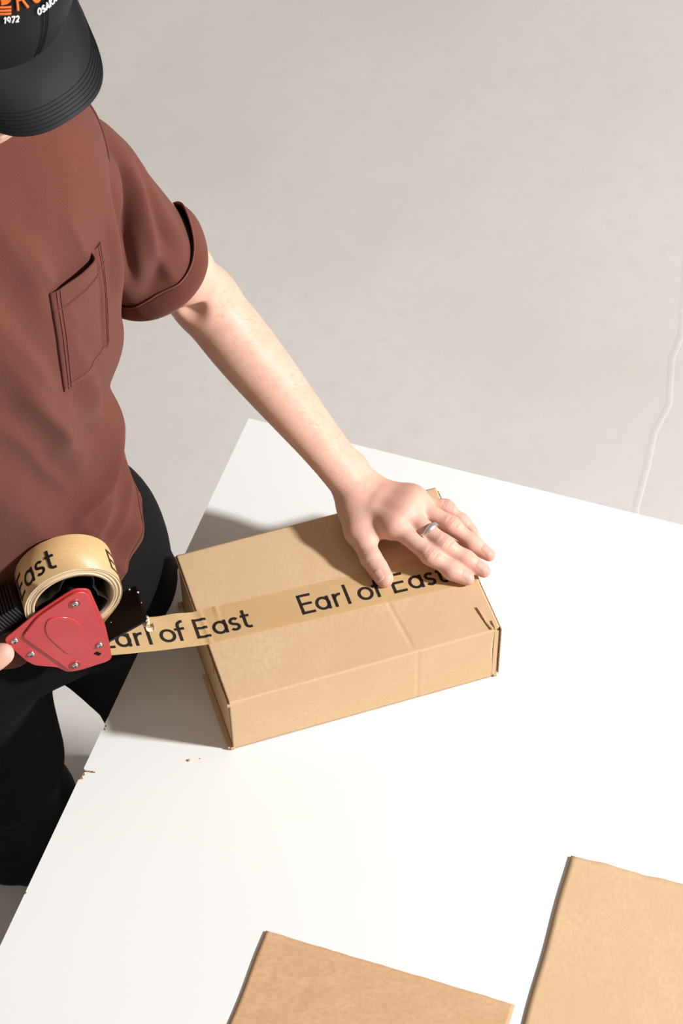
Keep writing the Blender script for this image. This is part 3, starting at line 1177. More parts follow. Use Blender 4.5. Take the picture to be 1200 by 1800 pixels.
PK = dict(th=(1.22, .70), z=(.438, .560), lean=0.05)
def fold_disp(th, z):
    S = interp(SEC[:, 0], SEC[:, 1:], z)
    l = np.cos(th) * S[:, 2]
    lz = np.stack([l, z], 1)
    front = np.clip(np.sin(th) * 4 + .6, 0, 1)
    d = np.zeros(len(z))
    for lst, sg in ((FOLDS, 1), (DIPS, -1)):
        for pl, w, hgt in lst:
            q, t = seg_dist(lz, pl)
            d += sg * 2.8 * hgt * np.exp(-np.abs(q / w) ** 1.6) * np.sin(np.pi * np.clip(t * .9 + .05, 0, 1)) ** .6
    d *= front
    mk = 1 / (1 + np.exp(-(th - PK['th'][1] + .06) / .03)) / (1 + np.exp((th - PK['th'][0] - .06) / .03))
    mk = mk / (1 + np.exp(-(z - PK['z'][0] + .01) / .006)) / (1 + np.exp((z - PK['z'][1] - .01) / .006))
    d *= 1 - .75 * mk                                              # the double cloth of the pocket lies flatter
    d += .0016 * wob(np.stack([l * 1.5, z], 1), 38, 3) + .0007 * wob(np.stack([l * 1.5, z], 1), 95, 4)
    return d

def shirt():
    nth, nz = 300, 300
    th = np.linspace(0, 2 * math.pi, nth, endpoint=False)
    zz = np.linspace(HEM, .722, nz)
    TH, ZZ = np.meshgrid(th, zz, indexing='ij')
    # hem dips a little at the front
    k = (ZZ - HEM) / (.722 - HEM)
    ZZ2 = ZZ + (1 - k) ** 3 * (.22 * np.clip(np.cos(TH), 0, 1) ** 3 + .05 * np.clip(-np.cos(TH), 0, 1) ** 3 - .010 * np.sin(TH) + .004 * np.sin(3 * TH + 1))
    D = fold_disp(TH.ravel(), ZZ2.ravel()).reshape(TH.shape)
    D += (1 - k) ** 4 * .006 * np.sin(7 * TH + 2)
    P = torso_pt(TH, ZZ2, D)
    o = obj('shirt', P.reshape(-1, 3), grid_faces(nth, nz, True), M_shirt, person, origin=(PC[0], PC[1], .3),
            label='washed brown cotton t-shirt with a chest pocket')
    fix_normals(o)
    solid(o, .0014, -1)
    def on(thv, zv, off):
        thv, zv = np.atleast_1d(thv), np.atleast_1d(zv)
        return torso_pt(thv, zv, fold_disp(thv, zv) + off)
    # hem stitching
    for dz in (.020, .026):
        thh = np.linspace(-.5, math.pi + .5, 160)
        kk = 0.03
        z_ = HEM + dz + (1 - kk) ** 3 * (.22 * np.clip(np.cos(thh), 0, 1) ** 3 + .05 * np.clip(-np.cos(thh), 0, 1) ** 3 - .010 * np.sin(thh) + .004 * np.sin(3 * thh + 1))
        p = torso_pt(thh, z_, fold_disp(thh, z_) + (1 - kk) ** 4 * .006 * np.sin(7 * thh + 2) + .0002)
        V, F = tube(p, .00035, 5)
        obj('hem_stitch', V, F, M_thread, o)
    # pocket: patch of the chest, lifted at its opening
    tl, tr = PK['th']
    zb, zt = PK['z']
    nu, nv = 50, 70
    u, v = np.meshgrid(np.linspace(0, 1, nu), np.linspace(0, 1, nv), indexing='ij')
    z_ = zb + (zt - zb) * v
    gap = .0022 + .0075 * np.sin(math.pi * np.clip(u * 1.15, 0, 1)) * np.clip((v - .45) / .55, 0, 1) ** 1.6
    gap = gap * np.minimum(1, .45 + .55 * np.minimum(np.minimum(u, 1 - u), v) / .03)
    fold = -.0040 * np.exp(-((u - .80) / .05) ** 2) * (.4 + .6 * v)
    t_ = tl + (tr - tl) * u + PK['lean'] * (v - .5)
    V = on(t_.ravel(), z_.ravel(), (gap + fold).ravel())
    pk = obj('pocket', V, grid_faces(nu, nv), M_shirt, o)
    fix_normals(pk)
    n0 = pk.data.polygons[len(pk.data.polygons) // 2].normal
    if np.array(n0) @ BFw < 0:
        pk.data.flip_normals()
    solid(pk, .0018, -1)
    V = np.array(V).reshape(nu, nv, 3)
    def nrm_off(P_, d_):
        c = PC + np.array([0, 0, .5])
        n_ = P_ - c
        n_[:, 2] = 0
        return P_ + n_ / np.linalg.norm(n_, axis=1)[:, None] * d_
    for line in (V[3, :], V[5, :], V[-4, :], V[-6, :], V[:, 3], V[:, int(nv * .80)], V[:, int(nv * .815)]):
        vv, ff = tube(nrm_off(line.copy(), .0006), .0004, 5)
        obj('pocket_stitch', vv, ff, M_thread, pk)
    # armhole seams
    for side in (1, -1):
        pts = []
        for z_ in np.linspace(.43, .668, 60):
            k_ = (z_ - .43) / .238
            t_ = .10 + .46 * math.sin(math.pi * min(1, k_ * 1.02)) ** .8 * (1 - .25 * k_)
            if side < 0:
                t_ = math.pi - t_
            pts.append(on(t_, z_, .0006)[0])
        vv, ff = tube(pts, .0011, 6)
        obj('armhole_seam', vv, ff, M_shirt, o)
    # collar rib
    pts = [torso_pt(t_, .721, .0)[()] for t_ in np.linspace(0, 2 * math.pi, 60)]
    vv, ff = tube(pts, .006, 8, False)
    obj('collar', vv, ff, M_shirt, o)
    # sleeves
    for side in (1, -1):
        sleeve(o, side)
    return o

def sleeve(o, side):
    if side > 0:
        path = np.array([(-.310, 1.545, .585), (-.262, 1.592, .592), (-.240, 1.612, .560), (-.224, 1.620, .515), (-.200, 1.630, .462), (-.179, 1.640, .412)])
    else:
        path = np.array([(-.440, 1.500, .585), (-.512, 1.468, .595), (-.545, 1.450, .545), (-.565, 1.425, .490), (-.588, 1.385, .440), (-.598, 1.365, .415)])
    rad = np.array([.035, .054, .057, .057, .055, .053])
    if side < 0:
        rad = rad * 1.22
    nu, nv = 150, 140
    us = np.linspace(0, 1, nu)
    C = interp(np.linspace(0, 1, 6), path, us)
    R_ = interp(np.linspace(0, 1, 6), rad, us)[:, 0]
    ax = np.gradient(C, axis=0)
    ax /= np.linalg.norm(ax, axis=1)[:, None]
    ref = np.array([.6, -.75, .3]) if side > 0 else np.array([-.3, -.8, .3])
    fx = ref - ax * (ax @ ref)[:, None]
    fx /= np.linalg.norm(fx, axis=1)[:, None]
    fy = np.cross(ax, fx)
    angs = np.linspace(-math.pi, math.pi, nv, endpoint=False)
    def pt(i, a_, extra=0.0):
        i, a_, extra = np.broadcast_arrays(np.asarray(i, float), a_, extra)
        u = i / (nu - 1)
        at = lambda A_: np.stack([np.interp(u, us, A_[:, k_]) for k_ in range(3)], -1)
        q = np.stack([np.cos(a_) * .05, np.sin(a_) * .05, u * .2], -1).reshape(-1, 3)
        r_ = np.interp(u, us, R_)
        E_ = lambda c, w: np.exp(-((a_ - c) / w) ** 2)
        sn = np.sin(math.pi * np.minimum(1, u * .9 + .1))
        uv_ = np.stack([a_.ravel() * .055, u.ravel() * .23], 1)
        for pl, w_, h_ in SLF:
            qd, qt = seg_dist(uv_, [(math.radians(x_) * .055, y_ * .23) for x_, y_ in pl])
            r_ = r_ + ((h_ if side > 0 else h_ * .4) * np.exp(-np.abs(qd / w_) ** 1.7) * np.sin(math.pi * np.clip(qt * .84 + .08, 0, 1)) ** .7).reshape(u.shape)
        r_ = r_ + .0012 * wob(q, 60, 5).reshape(u.shape) + .0005 * wob(q, 150, 6).reshape(u.shape) + extra
        dp = 1.0 + .10 * np.sin(a_ + .4) * u
        return at(C) + (r_ * dp)[..., None] * (np.cos(a_)[..., None] * at(fx) + np.sin(a_)[..., None] * at(fy))
    V = pt(np.arange(nu)[None, :], angs[:, None])
    sl = obj('sleeve', V.reshape(-1, 3), grid_faces(nv, nu, True), M_shirt, o)
    fix_normals(sl)
    solid(sl, .0014, -1)
    # turned-up cuff: cloth folded back over the end
    t = np.linspace(0, 1, 16)[None, :]
    aa = angs[:, None]
    wdt = .105 + .095 * np.exp(-((aa + 1.05) / .55) ** 2) + .012 * np.sin(3 * aa)
    ii = (1 - t * wdt) * (nu - 1)
    lift = .0022 + .0065 * np.sin(math.pi * t) + .0060 * t * np.exp(-((aa + 1.05) / .55) ** 2)
    rows = np.concatenate([pt(np.full((nv, 1), nu - 1.), aa, 0.), pt(ii, aa, lift)], 1)
    cu = obj('cuff', rows.reshape(-1, 3), grid_faces(nv, 17, True), M_shirt, o)
    fix_normals(cu)
    solid(cu, .0014, -1)
    edge = rows[:, -1]
    vv, ff = tube(np.concatenate([edge, edge[:1]]), .0011, 6, False)
    obj('cuff_stitch', vv, ff, M_thread, o)
# sleeve folds: polyline of (angle in degrees, share of the length), width, height
SLF = [([(-62, .20), (-15, .42), (15, .58), (42, .76)], .0085, -.0150), ([(-40, .34), (-14, .55), (2, .72), (8, .86)], .008, .0080),
       ([(-18, .68), (10, .80), (42, .87)], .012, -.0110), ([(-52, .42), (-36, .62), (-26, .82)], .009, .0050),
       ([(-45, .42), (-25, .60), (-12, .78)], .007, -.0040), ([(-20, .94), (20, .93), (62, .91)], .010, .0060)]

# ---------------- hands and arms
LEFT = dict(
    thumb=[(.0171, 1.5600, .1152), (.0175, 1.5347, .1112), (.0307, 1.5027, .1042), (.0440, 1.4815, .0962)],
    index=[(.0177, 1.5640, .1250), (.0619, 1.5284, .1232), (.0945, 1.4977, .1132), (.1167, 1.4853, .1027), (.1337, 1.4792, .0955)],
    middle=[(.0188, 1.5717, .1270), (.0758, 1.5452, .1272), (.1089, 1.5104, .1162), (.1325, 1.4995, .1037), (.1512, 1.4895, .0955)],
    ring=[(.0227, 1.5812, .1250), (.0850, 1.5616, .1242), (.1181, 1.5382, .1142), (.1405, 1.5229, .1022), (.1580, 1.5116, .0945)],
    pinky=[(.0264, 1.5880, .1180), (.0850, 1.5705, .1150), (.1140, 1.5675, .1082), (.1310, 1.5545, .0992), (.1424, 1.5440, .0935)])
for _k in ('index', 'middle', 'ring', 'pinky'):
    _p = [np.array(q) for q in LEFT[_k]]
    LEFT[_k] = [_p[0], _p[1] * .86 + _p[0] * .14 + np.array([0, 0, .0008])] + _p[2:]
FR = dict(thumb=(.0155, .0122, .0110, .0090), index=(.013, .0100, .0092, .0083, .0071), middle=(.013, .0101, .0094, .0085, .0073),
          ring=(.013, .0097, .0089, .0080, .0069), pinky=(.012, .0085, .0076, .0068, .0060))
WRIST = np.array([.014, 1.588, .127])
ELB = np.array([-.144, 1.688, .322])
SHO = np.array([-.238, 1.600, .580])

def dorsal_of(a_, b_, hint):
    d = np.array(b_) - np.array(a_)
    d /= np.linalg.norm(d)
    h_ = np.array(hint, float)
    n_ = h_ - d * (h_ @ d)
    return d, n_ / np.linalg.norm(n_)

def build_hand(f, H, hint, thint, wrist, FR=FR):
    hand = f.like()
    nb = np.array(hint, float)
    nb /= np.linalg.norm(nb)
    # palm: metacarpals, flattened towards the palm
    for k in ('index', 'middle', 'ring', 'pinky'):
        p = [np.array(q) for q in H[k]]
        hand.cone(p[0] - nb * .006, p[1] - nb * .007, .0150 if k != 'pinky' else .0130, .0125 if k != 'pinky' else .0108, .016)
    for k1, k2 in (('index', 'middle'), ('middle', 'ring'), ('ring', 'pinky')):
        a_, b_ = np.array(H[k1][1]), np.array(H[k2][1])
        a2, b2 = np.array(H[k1][2]), np.array(H[k2][2])
        hand.cone((a_ + b_) / 2 - nb * .006, (a_ * .80 + b_ * .80 + a2 * .20 + b2 * .20) / 2 - nb * .009, .0095, .0050, .008)
    mc0 = sum(np.array(H[k][0]) for k in ('index', 'middle', 'ring', 'pinky')) / 4
    mc1 = sum(np.array(H[k][1]) for k in ('index', 'middle', 'ring', 'pinky')) / 4
    hand.cone(mc0 * .75 + mc1 * .25 - nb * .003, mc0 * .15 + mc1 * .85 - nb * .003, .0215, .0250, .016, nb, .36)
    # thenar and hypothenar pads, web between thumb and index
    th = [np.array(q) for q in H['thumb']]
    im = np.array(H['index'][1])
    hand.cone(th[0] - nb * .004, th[1] - nb * .002, .0150, .0125, .014)
    hand.cone((np.array(H['index'][0]) + th[0]) / 2 - nb * .006, (th[1] * .55 + im * .45) - nb * .006, .0150, .0080, .016)
    pm = np.array(H['pinky'][1])
    hand.cone(np.array(H['pinky'][0]) - nb * .012, pm - nb * .012, .0110, .0075, .012)
    # tendons and knuckles
    for k, ra in (('index', .0052), ('middle', .0054), ('ring', .0050), ('pinky', .0046)):
        p = [np.array(q) for q in H[k]]
        hand.cone(p[0] * .55 + p[1] * .45 + nb * .0042, p[1] + nb * .0050, .0022, .0036, .014)
        hand.ell(p[1] + nb * .0004, (ra * 2.0, ra * 2.0, ra * 1.7), None, .018)
    # fingers
    for k in ('index', 'middle', 'ring', 'pinky'):
        p = [np.array(q) for q in H[k]]
        r_ = FR[k]
        g = f.like()
        d1, n1 = dorsal_of(p[1], p[2], hint)
        mid = p[1] * .5 + p[2] * .5
        g.cone(p[1] - nb * .002, p[2], r_[1], r_[2], .006)
        mid = p[2] * .5 + p[3] * .5
        g.cone(p[2], p[3], r_[2], r_[3], .008)
        g.cone(p[3], p[4], r_[3], r_[4], .008)
        d2, n2 = dorsal_of(p[2], p[3], hint)
        g.cone(p[3] - n2 * .0010, p[3] * .35 + p[4] * .65 - n2 * .0014, r_[3] * .95, r_[4] * .98, .005)
        da = (d1 + d2) / np.linalg.norm(d1 + d2)
        g.groove(p[2] + (n1 + n2) * .25 * r_[2], da, (n1 + n2) / np.linalg.norm(n1 + n2), .00170, .0012, .0075, 4, .0033)
        g.groove(p[3], d2, n2, .00040, .0010, .005, 2, .0028)
        hand.merge(g, .0050)
    g = f.like()
    r_ = FR['thumb']
    g.cone(th[0], th[1], r_[0], r_[1], .010)
    m_ = th[1] * .5 + th[2] * .5
    g.cone(th[1], m_, r_[1], r_[2] * .96, .006)
    g.cone(m_, th[2], r_[2] * .96, r_[2], .006)
    d2, n2 = dorsal_of(th[2], th[3], thint)
    g.cone(th[2], th[3], r_[2] * 1.0, r_[3], .006, n2, .90)
    g.cone(th[2] * .5 + th[3] * .5 - n2 * .002, th[3] - n2 * .0012, r_[2] * .92, r_[3] * .95, .006)
    g.groove(th[2], d2, n2, .00055, .0010, .0075, 4, .0030)
    hand.merge(g, .012)
    f.merge(hand, .012)

def build_left(f):
    w, e, s = WRIST, ELB, SHO
    ax = (e - w) / np.linalg.norm(e - w)
    flat = np.array([.55, -.35, .76])                              # back of the hand looks this way at the wrist
    flat = flat - ax * (flat @ ax)
    flat /= np.linalg.norm(flat)
    side = np.cross(ax, flat)
    P = lambda k, a_=0, b_=0: w + (e - w) * k + side * a_ + flat * b_
    # wrist to elbow: slim oval wrist, bellies of the two muscle groups below the elbow
    ks = np.linspace(-.10, 1.0, 23)
    rs_ = interp([-.10, .05, .20, .40, .60, .78, .90, 1.0], [.0250, .0232, .0238, .0275, .0312, .0328, .0322, .0312], ks)[:, 0]
    fl_ = interp([-.10, .10, .40, .70, 1.0], [.78, .80, .88, .94, .97], ks)[:, 0]
    for k0 in range(22):
        f.cone(P(ks[k0]), P(ks[k0 + 1]), rs_[k0], rs_[k0 + 1], .008, flat, fl_[k0])
    f.cone(e, e * .45 + s * .55, .0312, .0330, .02)
    f.cone(e * .45 + s * .55, s - np.array([.03, .02, .02]), .0320, .028, .03)
    f.cone(e * .80 + s * .20 + flat * .003, e * .4 + s * .6 + flat * .002, .026, .030, .03)
    f.ell((-.1500, 1.6485, .338), (.009, .009, .011), None, .016, True)
    # ulna head at the wrist
    f.ell(P(.05, .0140, .004), (.0078,) * 3, None, .016)
    build_hand(f, LEFT, (.05, -.12, 1.0), (-.62, -.35, .70), WRIST)
    return ax

RH_Z = 0.0
def LP(s, t, z):
    return np.array(BP(s, t, z))
RW = LP(-.318, .078, .118)
RE = np.array([-.615, 1.335, .345])
RS = np.array([-.520, 1.470, .600])
RIGHT = dict(
    thumb=[LP(-.300, .090, .140), LP(-.285, .098, .178), LP(-.262, .122, .197), LP(-.236, .128, .203)],
    index=[LP(-.300, .078, .126), LP(-.262, .070, .150), LP(-.236, .072, .162), LP(-.219, .0725, .1700), LP(-.208, .0725, .1740)],
    middle=[LP(-.303, .076, .122), LP(-.252, .070, .128), LP(-.228, .088, .130), LP(-.234, .112, .136), LP(-.248, .122, .142)],
    ring=[LP(-.306, .076, .116), LP(-.262, .070, .112), LP(-.238, .086, .110), LP(-.244, .110, .118), LP(-.258, .119, .126)],
    pinky=[LP(-.310, .078, .110), LP(-.274, .074, .098), LP(-.254, .088, .095), LP(-.258, .106, .103), LP(-.268, .114, .112)])

def build_right(f):
    w, e, s = RW, RE, RS
    ax = (e - w) / np.linalg.norm(e - w)
    P = lambda k: w + (e - w) * k
    f.cone(P(-.06), P(.16), .0260, .0255, .02)
    f.cone(P(.12), P(.45), .0255, .036, .03)
    f.cone(P(.42), P(.8), .036, .041, .03)
    f.cone(P(.8), e, .041, .0390, .03)
    f.cone(e, e * .45 + s * .55, .0390, .040, .03)
    f.cone(e * .45 + s * .55, s, .040, .040, .03)
    build_hand(f, RIGHT, -np.array([bb[0], bb[1], 0]), (0, 0, 1.), RW, dict(FR, index=(.013, .0125, .0118, .0112, .0105)))

# ---------------- head
A_H, TH_H = math.radians(36), math.radians(24)
HF = np.array([math.cos(TH_H) * math.sin(A_H), -math.cos(TH_H) * math.cos(A_H), -math.sin(TH_H)])
HU = np.array([math.sin(TH_H) * math.sin(A_H), -math.sin(TH_H) * math.cos(A_H), math.cos(TH_H)])
HL = np.cross(HU, HF)
HC = np.array([-.306, 1.488, .900])
def HP(f_, l_, u_):
    return HC + HF * (f_ + .004) + HL * l_ + HU * (u_ - .022)
HR = np.stack([HF, HL, HU])
A_C, TH_C = math.radians(46), math.radians(30)                     # the cap sits lower over the eyes and turned a little
CF = np.array([math.cos(TH_C) * math.sin(A_C), -math.cos(TH_C) * math.cos(A_C), -math.sin(TH_C)])
CU = np.array([math.sin(TH_C) * math.sin(A_C), -math.sin(TH_C) * math.cos(A_C), math.cos(TH_C)])
CL = np.cross(CU, CF)
CR = np.stack([CF, CL, CU])

def build_head(f):
    f.ell(HP(-.012, 0, .035), (.092, .072, .088), HR, .02)
    f.ell(HP(.028, 0, -.030), (.068, .064, .085), HR, .03)
    f.ell(HP(.062, 0, -.085), (.034, .036, .030), HR, .03)           # chin
    for s in (1, -1):
        f.cone(HP(.005, s * .052, -.055), HP(.060, s * .018, -.092), .022, .020, .03)   # jaw
        f.ell(HP(.062, s * .040, -.022), (.024, .024, .022), HR, .025)                  # cheekbone
        f.ell(HP(.088, s * .031, .012), (.016, .017, .011), HR, .010, True)            # eye socket
        f.cone(HP(.087, s * .014, .026), HP(.078, s * .046, .024), .008, .008, .012)    # brow
        f.ell(HP(-.008, s * .077, -.005), (.018, .007, .030), HR, .006)                # ear
        f.ell(HP(-.002, s * .083, -.003), (.009, .006, .017), HR, .004, True)
        f.ell(HP(.107, s * .010, -.030), (.009, .008, .007), HR, .006)                 # nostril wing
    f.cone(HP(.094, 0, .012), HP(.118, 0, -.024), .007, .0105, .010)                    # nose
    f.cone(HP(.096, -.018, -.052), HP(.096, .018, -.052), .007, .007, .008)
    f.cone(HP(.104, -.010, -.0495), HP(.104, .010, -.0495), .0055, .0055, .005)          # upper lip
    f.cone(HP(.102, -.010, -.0610), HP(.102, .010, -.0610), .0062, .0062, .005)          # lower lip
    f.cone(HP(.112, -.022, -.0550), HP(.112, .022, -.0550), .0012, .0012, .003, sub=True)
    nb = np.array([-.372, 1.560, .705])
    f.cone(HP(-.020, 0, -.045), nb, .055, .060, .03)                                    # neck
    f.cone(nb, PC + BLf * .020 + BFw * -.05 + UP * .62, .060, .080, .05)

def body():
    parts = []
    # left hand fine, left arm, rest
    f = Field((-.245, 1.44, .070), (.185, 1.745, .50), .0014)
    build_left(f)
    parts.append(f.mesh(2))
    lo, hi = np.array((-.48, 1.27, .06)), np.array((-.24, 1.46, .26))
    f = Field((-.70, 1.24, .06), (-.30, 1.56, .68), .0028)
    build_right(f)
    parts.append(f.mesh(2))
    f = Field((-.45, 1.32, .60), (-.13, 1.72, 1.06), .0030)
    build_head(f)
    parts.append(f.mesh(2))
    f = Field((-.62, 1.30, -.02), (-.14, 1.72, .74), .010)
    for z0, z1 in ((.33, .44), (.44, .57)):
        for s in (1, -1):
            S0_, S1_ = interp(SEC[:, 0], SEC[:, 1:], [z0])[0], interp(SEC[:, 0], SEC[:, 1:], [z1])[0]
            p = lambda S_, z_: PC + BLf * (S_[0] + s * (S_[2] - S_[3] + .006)) + BFw * S_[1] + UP * z_
            f.cone(p(S0_, z0), p(S1_, z1), S0_[3] - .030, S1_[3] - .030, .05)
    f.cone(PC + BLf * .12 - BFw * .05 + UP * .60, PC - BLf * .09 - BFw * .05 + UP * .60, .050, .050, .05)
    parts.append(f.mesh(2))
    V, F = join(*[(v, f_.tolist()) for v, f_ in parts])
    o = obj('body', V, F, M_skin, person, origin=(-.2, 1.55, .3), label='bare arms, hands and lower face')
    bl = np.zeros(len(V))
    near = V[:, 0] > -.02
    for k, p in LEFT.items():
        for q, w, a_ in ((p[-1], .009, .8), (p[-2], .007, .35), (p[-3], .0085, .95)) + (((p[1], .012, .6),) if k != 'thumb' else ()):
            d2 = ((V[near] - np.array(q)) ** 2).sum(1)
            bl[near] += a_ * np.exp(-d2 / w ** 2)
    att = o.data.attributes.new('blush', 'FLOAT', 'POINT')
    att.data.foreach_set('value', np.clip(bl, 0, 1).astype(np.float32))
    return o

def nails(parent, H, hint, thint):
    for k in ('thumb', 'index', 'middle', 'ring', 'pinky'):
        p = [np.array(q) for q in H[k]]
        a_, b_ = p[-2], p[-1]
        d, n_ = dorsal_of(a_, b_, thint if k == 'thumb' else hint)
        sd = np.cross(d, n_)
        r0, r1 = FR[k][-2], FR[k][-1]
        Ln = np.linalg.norm(b_ - a_)
        wid = r1 * (1.02 if k != 'thumb' else 1.05)
        c0 = .44 if k != 'thumb' else .58
        nu, nv = 14, 11
        V = []
        tot = {'thumb': .0135, 'index': .0125, 'middle': .0135, 'ring': .0128, 'pinky': .0100}[k]
        for i in range(nu):
            u = i / (nu - 1)
            x = Ln * c0 + u * tot
            wu = wid * (1 - .45 * (1 - min(1, u / .22)) ** 2 - .42 * max(0, (u - .78) / .22) ** 2) * (.80 if k != 'thumb' else .78)
            rr = r0 + (r1 - r0) * min(1, x / Ln)
            if x > Ln:
                rr = math.sqrt(max(1e-8, r1 ** 2 - (x - Ln) ** 2))
            rr = max(rr, r1 * .90)
            for j in range(nv):
                v = (j / (nv - 1)) * 2 - 1
                y = v * wu
                hgt = math.sqrt(max(1e-9, rr ** 2 - min(abs(y), rr * .96) ** 2))
                hgt = hgt + .0007 - .0012 * abs(v) ** 6 - .0011 * (1 - min(1, u / .14))
                V.append(a_ + d * x + sd * y + n_ * hgt)
        o = obj('fingernail', V, grid_faces(nu, nv), M_nail, parent)
        fix_normals(o)
        solid(o, .0005, 0)

def ring(parent):
    p = [np.array(q) for q in LEFT['middle']]
    d, n_ = dorsal_of(p[1], p[2], (.05, -.12, 1.0))
    sd = np.cross(d, n_)
    c = p[1] * .36 + p[2] * .64
    V = []
    n = 72
    for i in range(n):
        a_ = 2 * math.pi * i / n
        flat_top = math.exp(-((a_ - math.pi / 2) / .55) ** 2)
        r_ = .0112 + .0004 * flat_top
        w = .0024 + .0011 * flat_top
        for rr, ww in ((r_, -w), (r_ + .0010, -w * .85), (r_ + .0013, 0), (r_ + .0010, w * .85), (r_, w), (r_ - .0004, 0), (r_, -w)):
            V.append(c + d * ww + rr * (math.cos(a_) * sd + math.sin(a_) * n_))
    o = obj('finger_ring', V, grid_faces(n, 7, True), M_silver, parent, label='silver signet ring on the middle finger')
    fix_normals(o)

def arm_hair(parent):
    ax = (ELB - WRIST) / np.linalg.norm(ELB - WRIST)
    me = bpy.data.objects['body'].data
    off = np.array(origin_of(bpy.data.objects['body'])) - [0, 0, T]
    n = len(me.vertices)
    co = np.empty(n * 3)
    me.vertices.foreach_get('co', co)
    co = co.reshape(-1, 3) + off
    no = np.empty(n * 3)
    me.vertices.foreach_get('normal', no)
    no = no.reshape(-1, 3)
    u = (co - WRIST) @ ax
    m = np.where((u > -.01) & (u < .27) & (np.linalg.norm(co - WRIST - u[:, None] * ax, axis=1) < .075) & (no @ np.array([.3, .2, .9]) > -.45))[0]
    rs = np.random.RandomState(5)
    pick = rs.choice(m, min(1500, len(m)), replace=False)
    V, F = [], []
    for i in pick:
        p, n_ = co[i], no[i]
        t = np.cross(n_, ax)
        dirv = -ax * .8 + t * (-.5 + .5 * rs.randn()) + n_ * .35 + .25 * rs.randn(3)
        dirv /= np.linalg.norm(dirv)
        L_ = .004 + .006 * rs.rand()
        sdv = np.cross(dirv, n_)
        sdv = sdv / (np.linalg.norm(sdv) + 1e-9) * .00006
        k = len(V)
        q1 = p + dirv * L_ * .5
        q2 = p + dirv * L_ - n_ * L_ * .18
        V += [p - sdv, p + sdv, q1 + sdv, q1 - sdv, q2]
        F += [[k, k + 1, k + 2, k + 3], [k + 3, k + 2, k + 4]]
    o = obj('arm_hair', V, F, M_armhair, parent, label='fine fair hair on the forearm')
    o['kind'] = 'stuff'

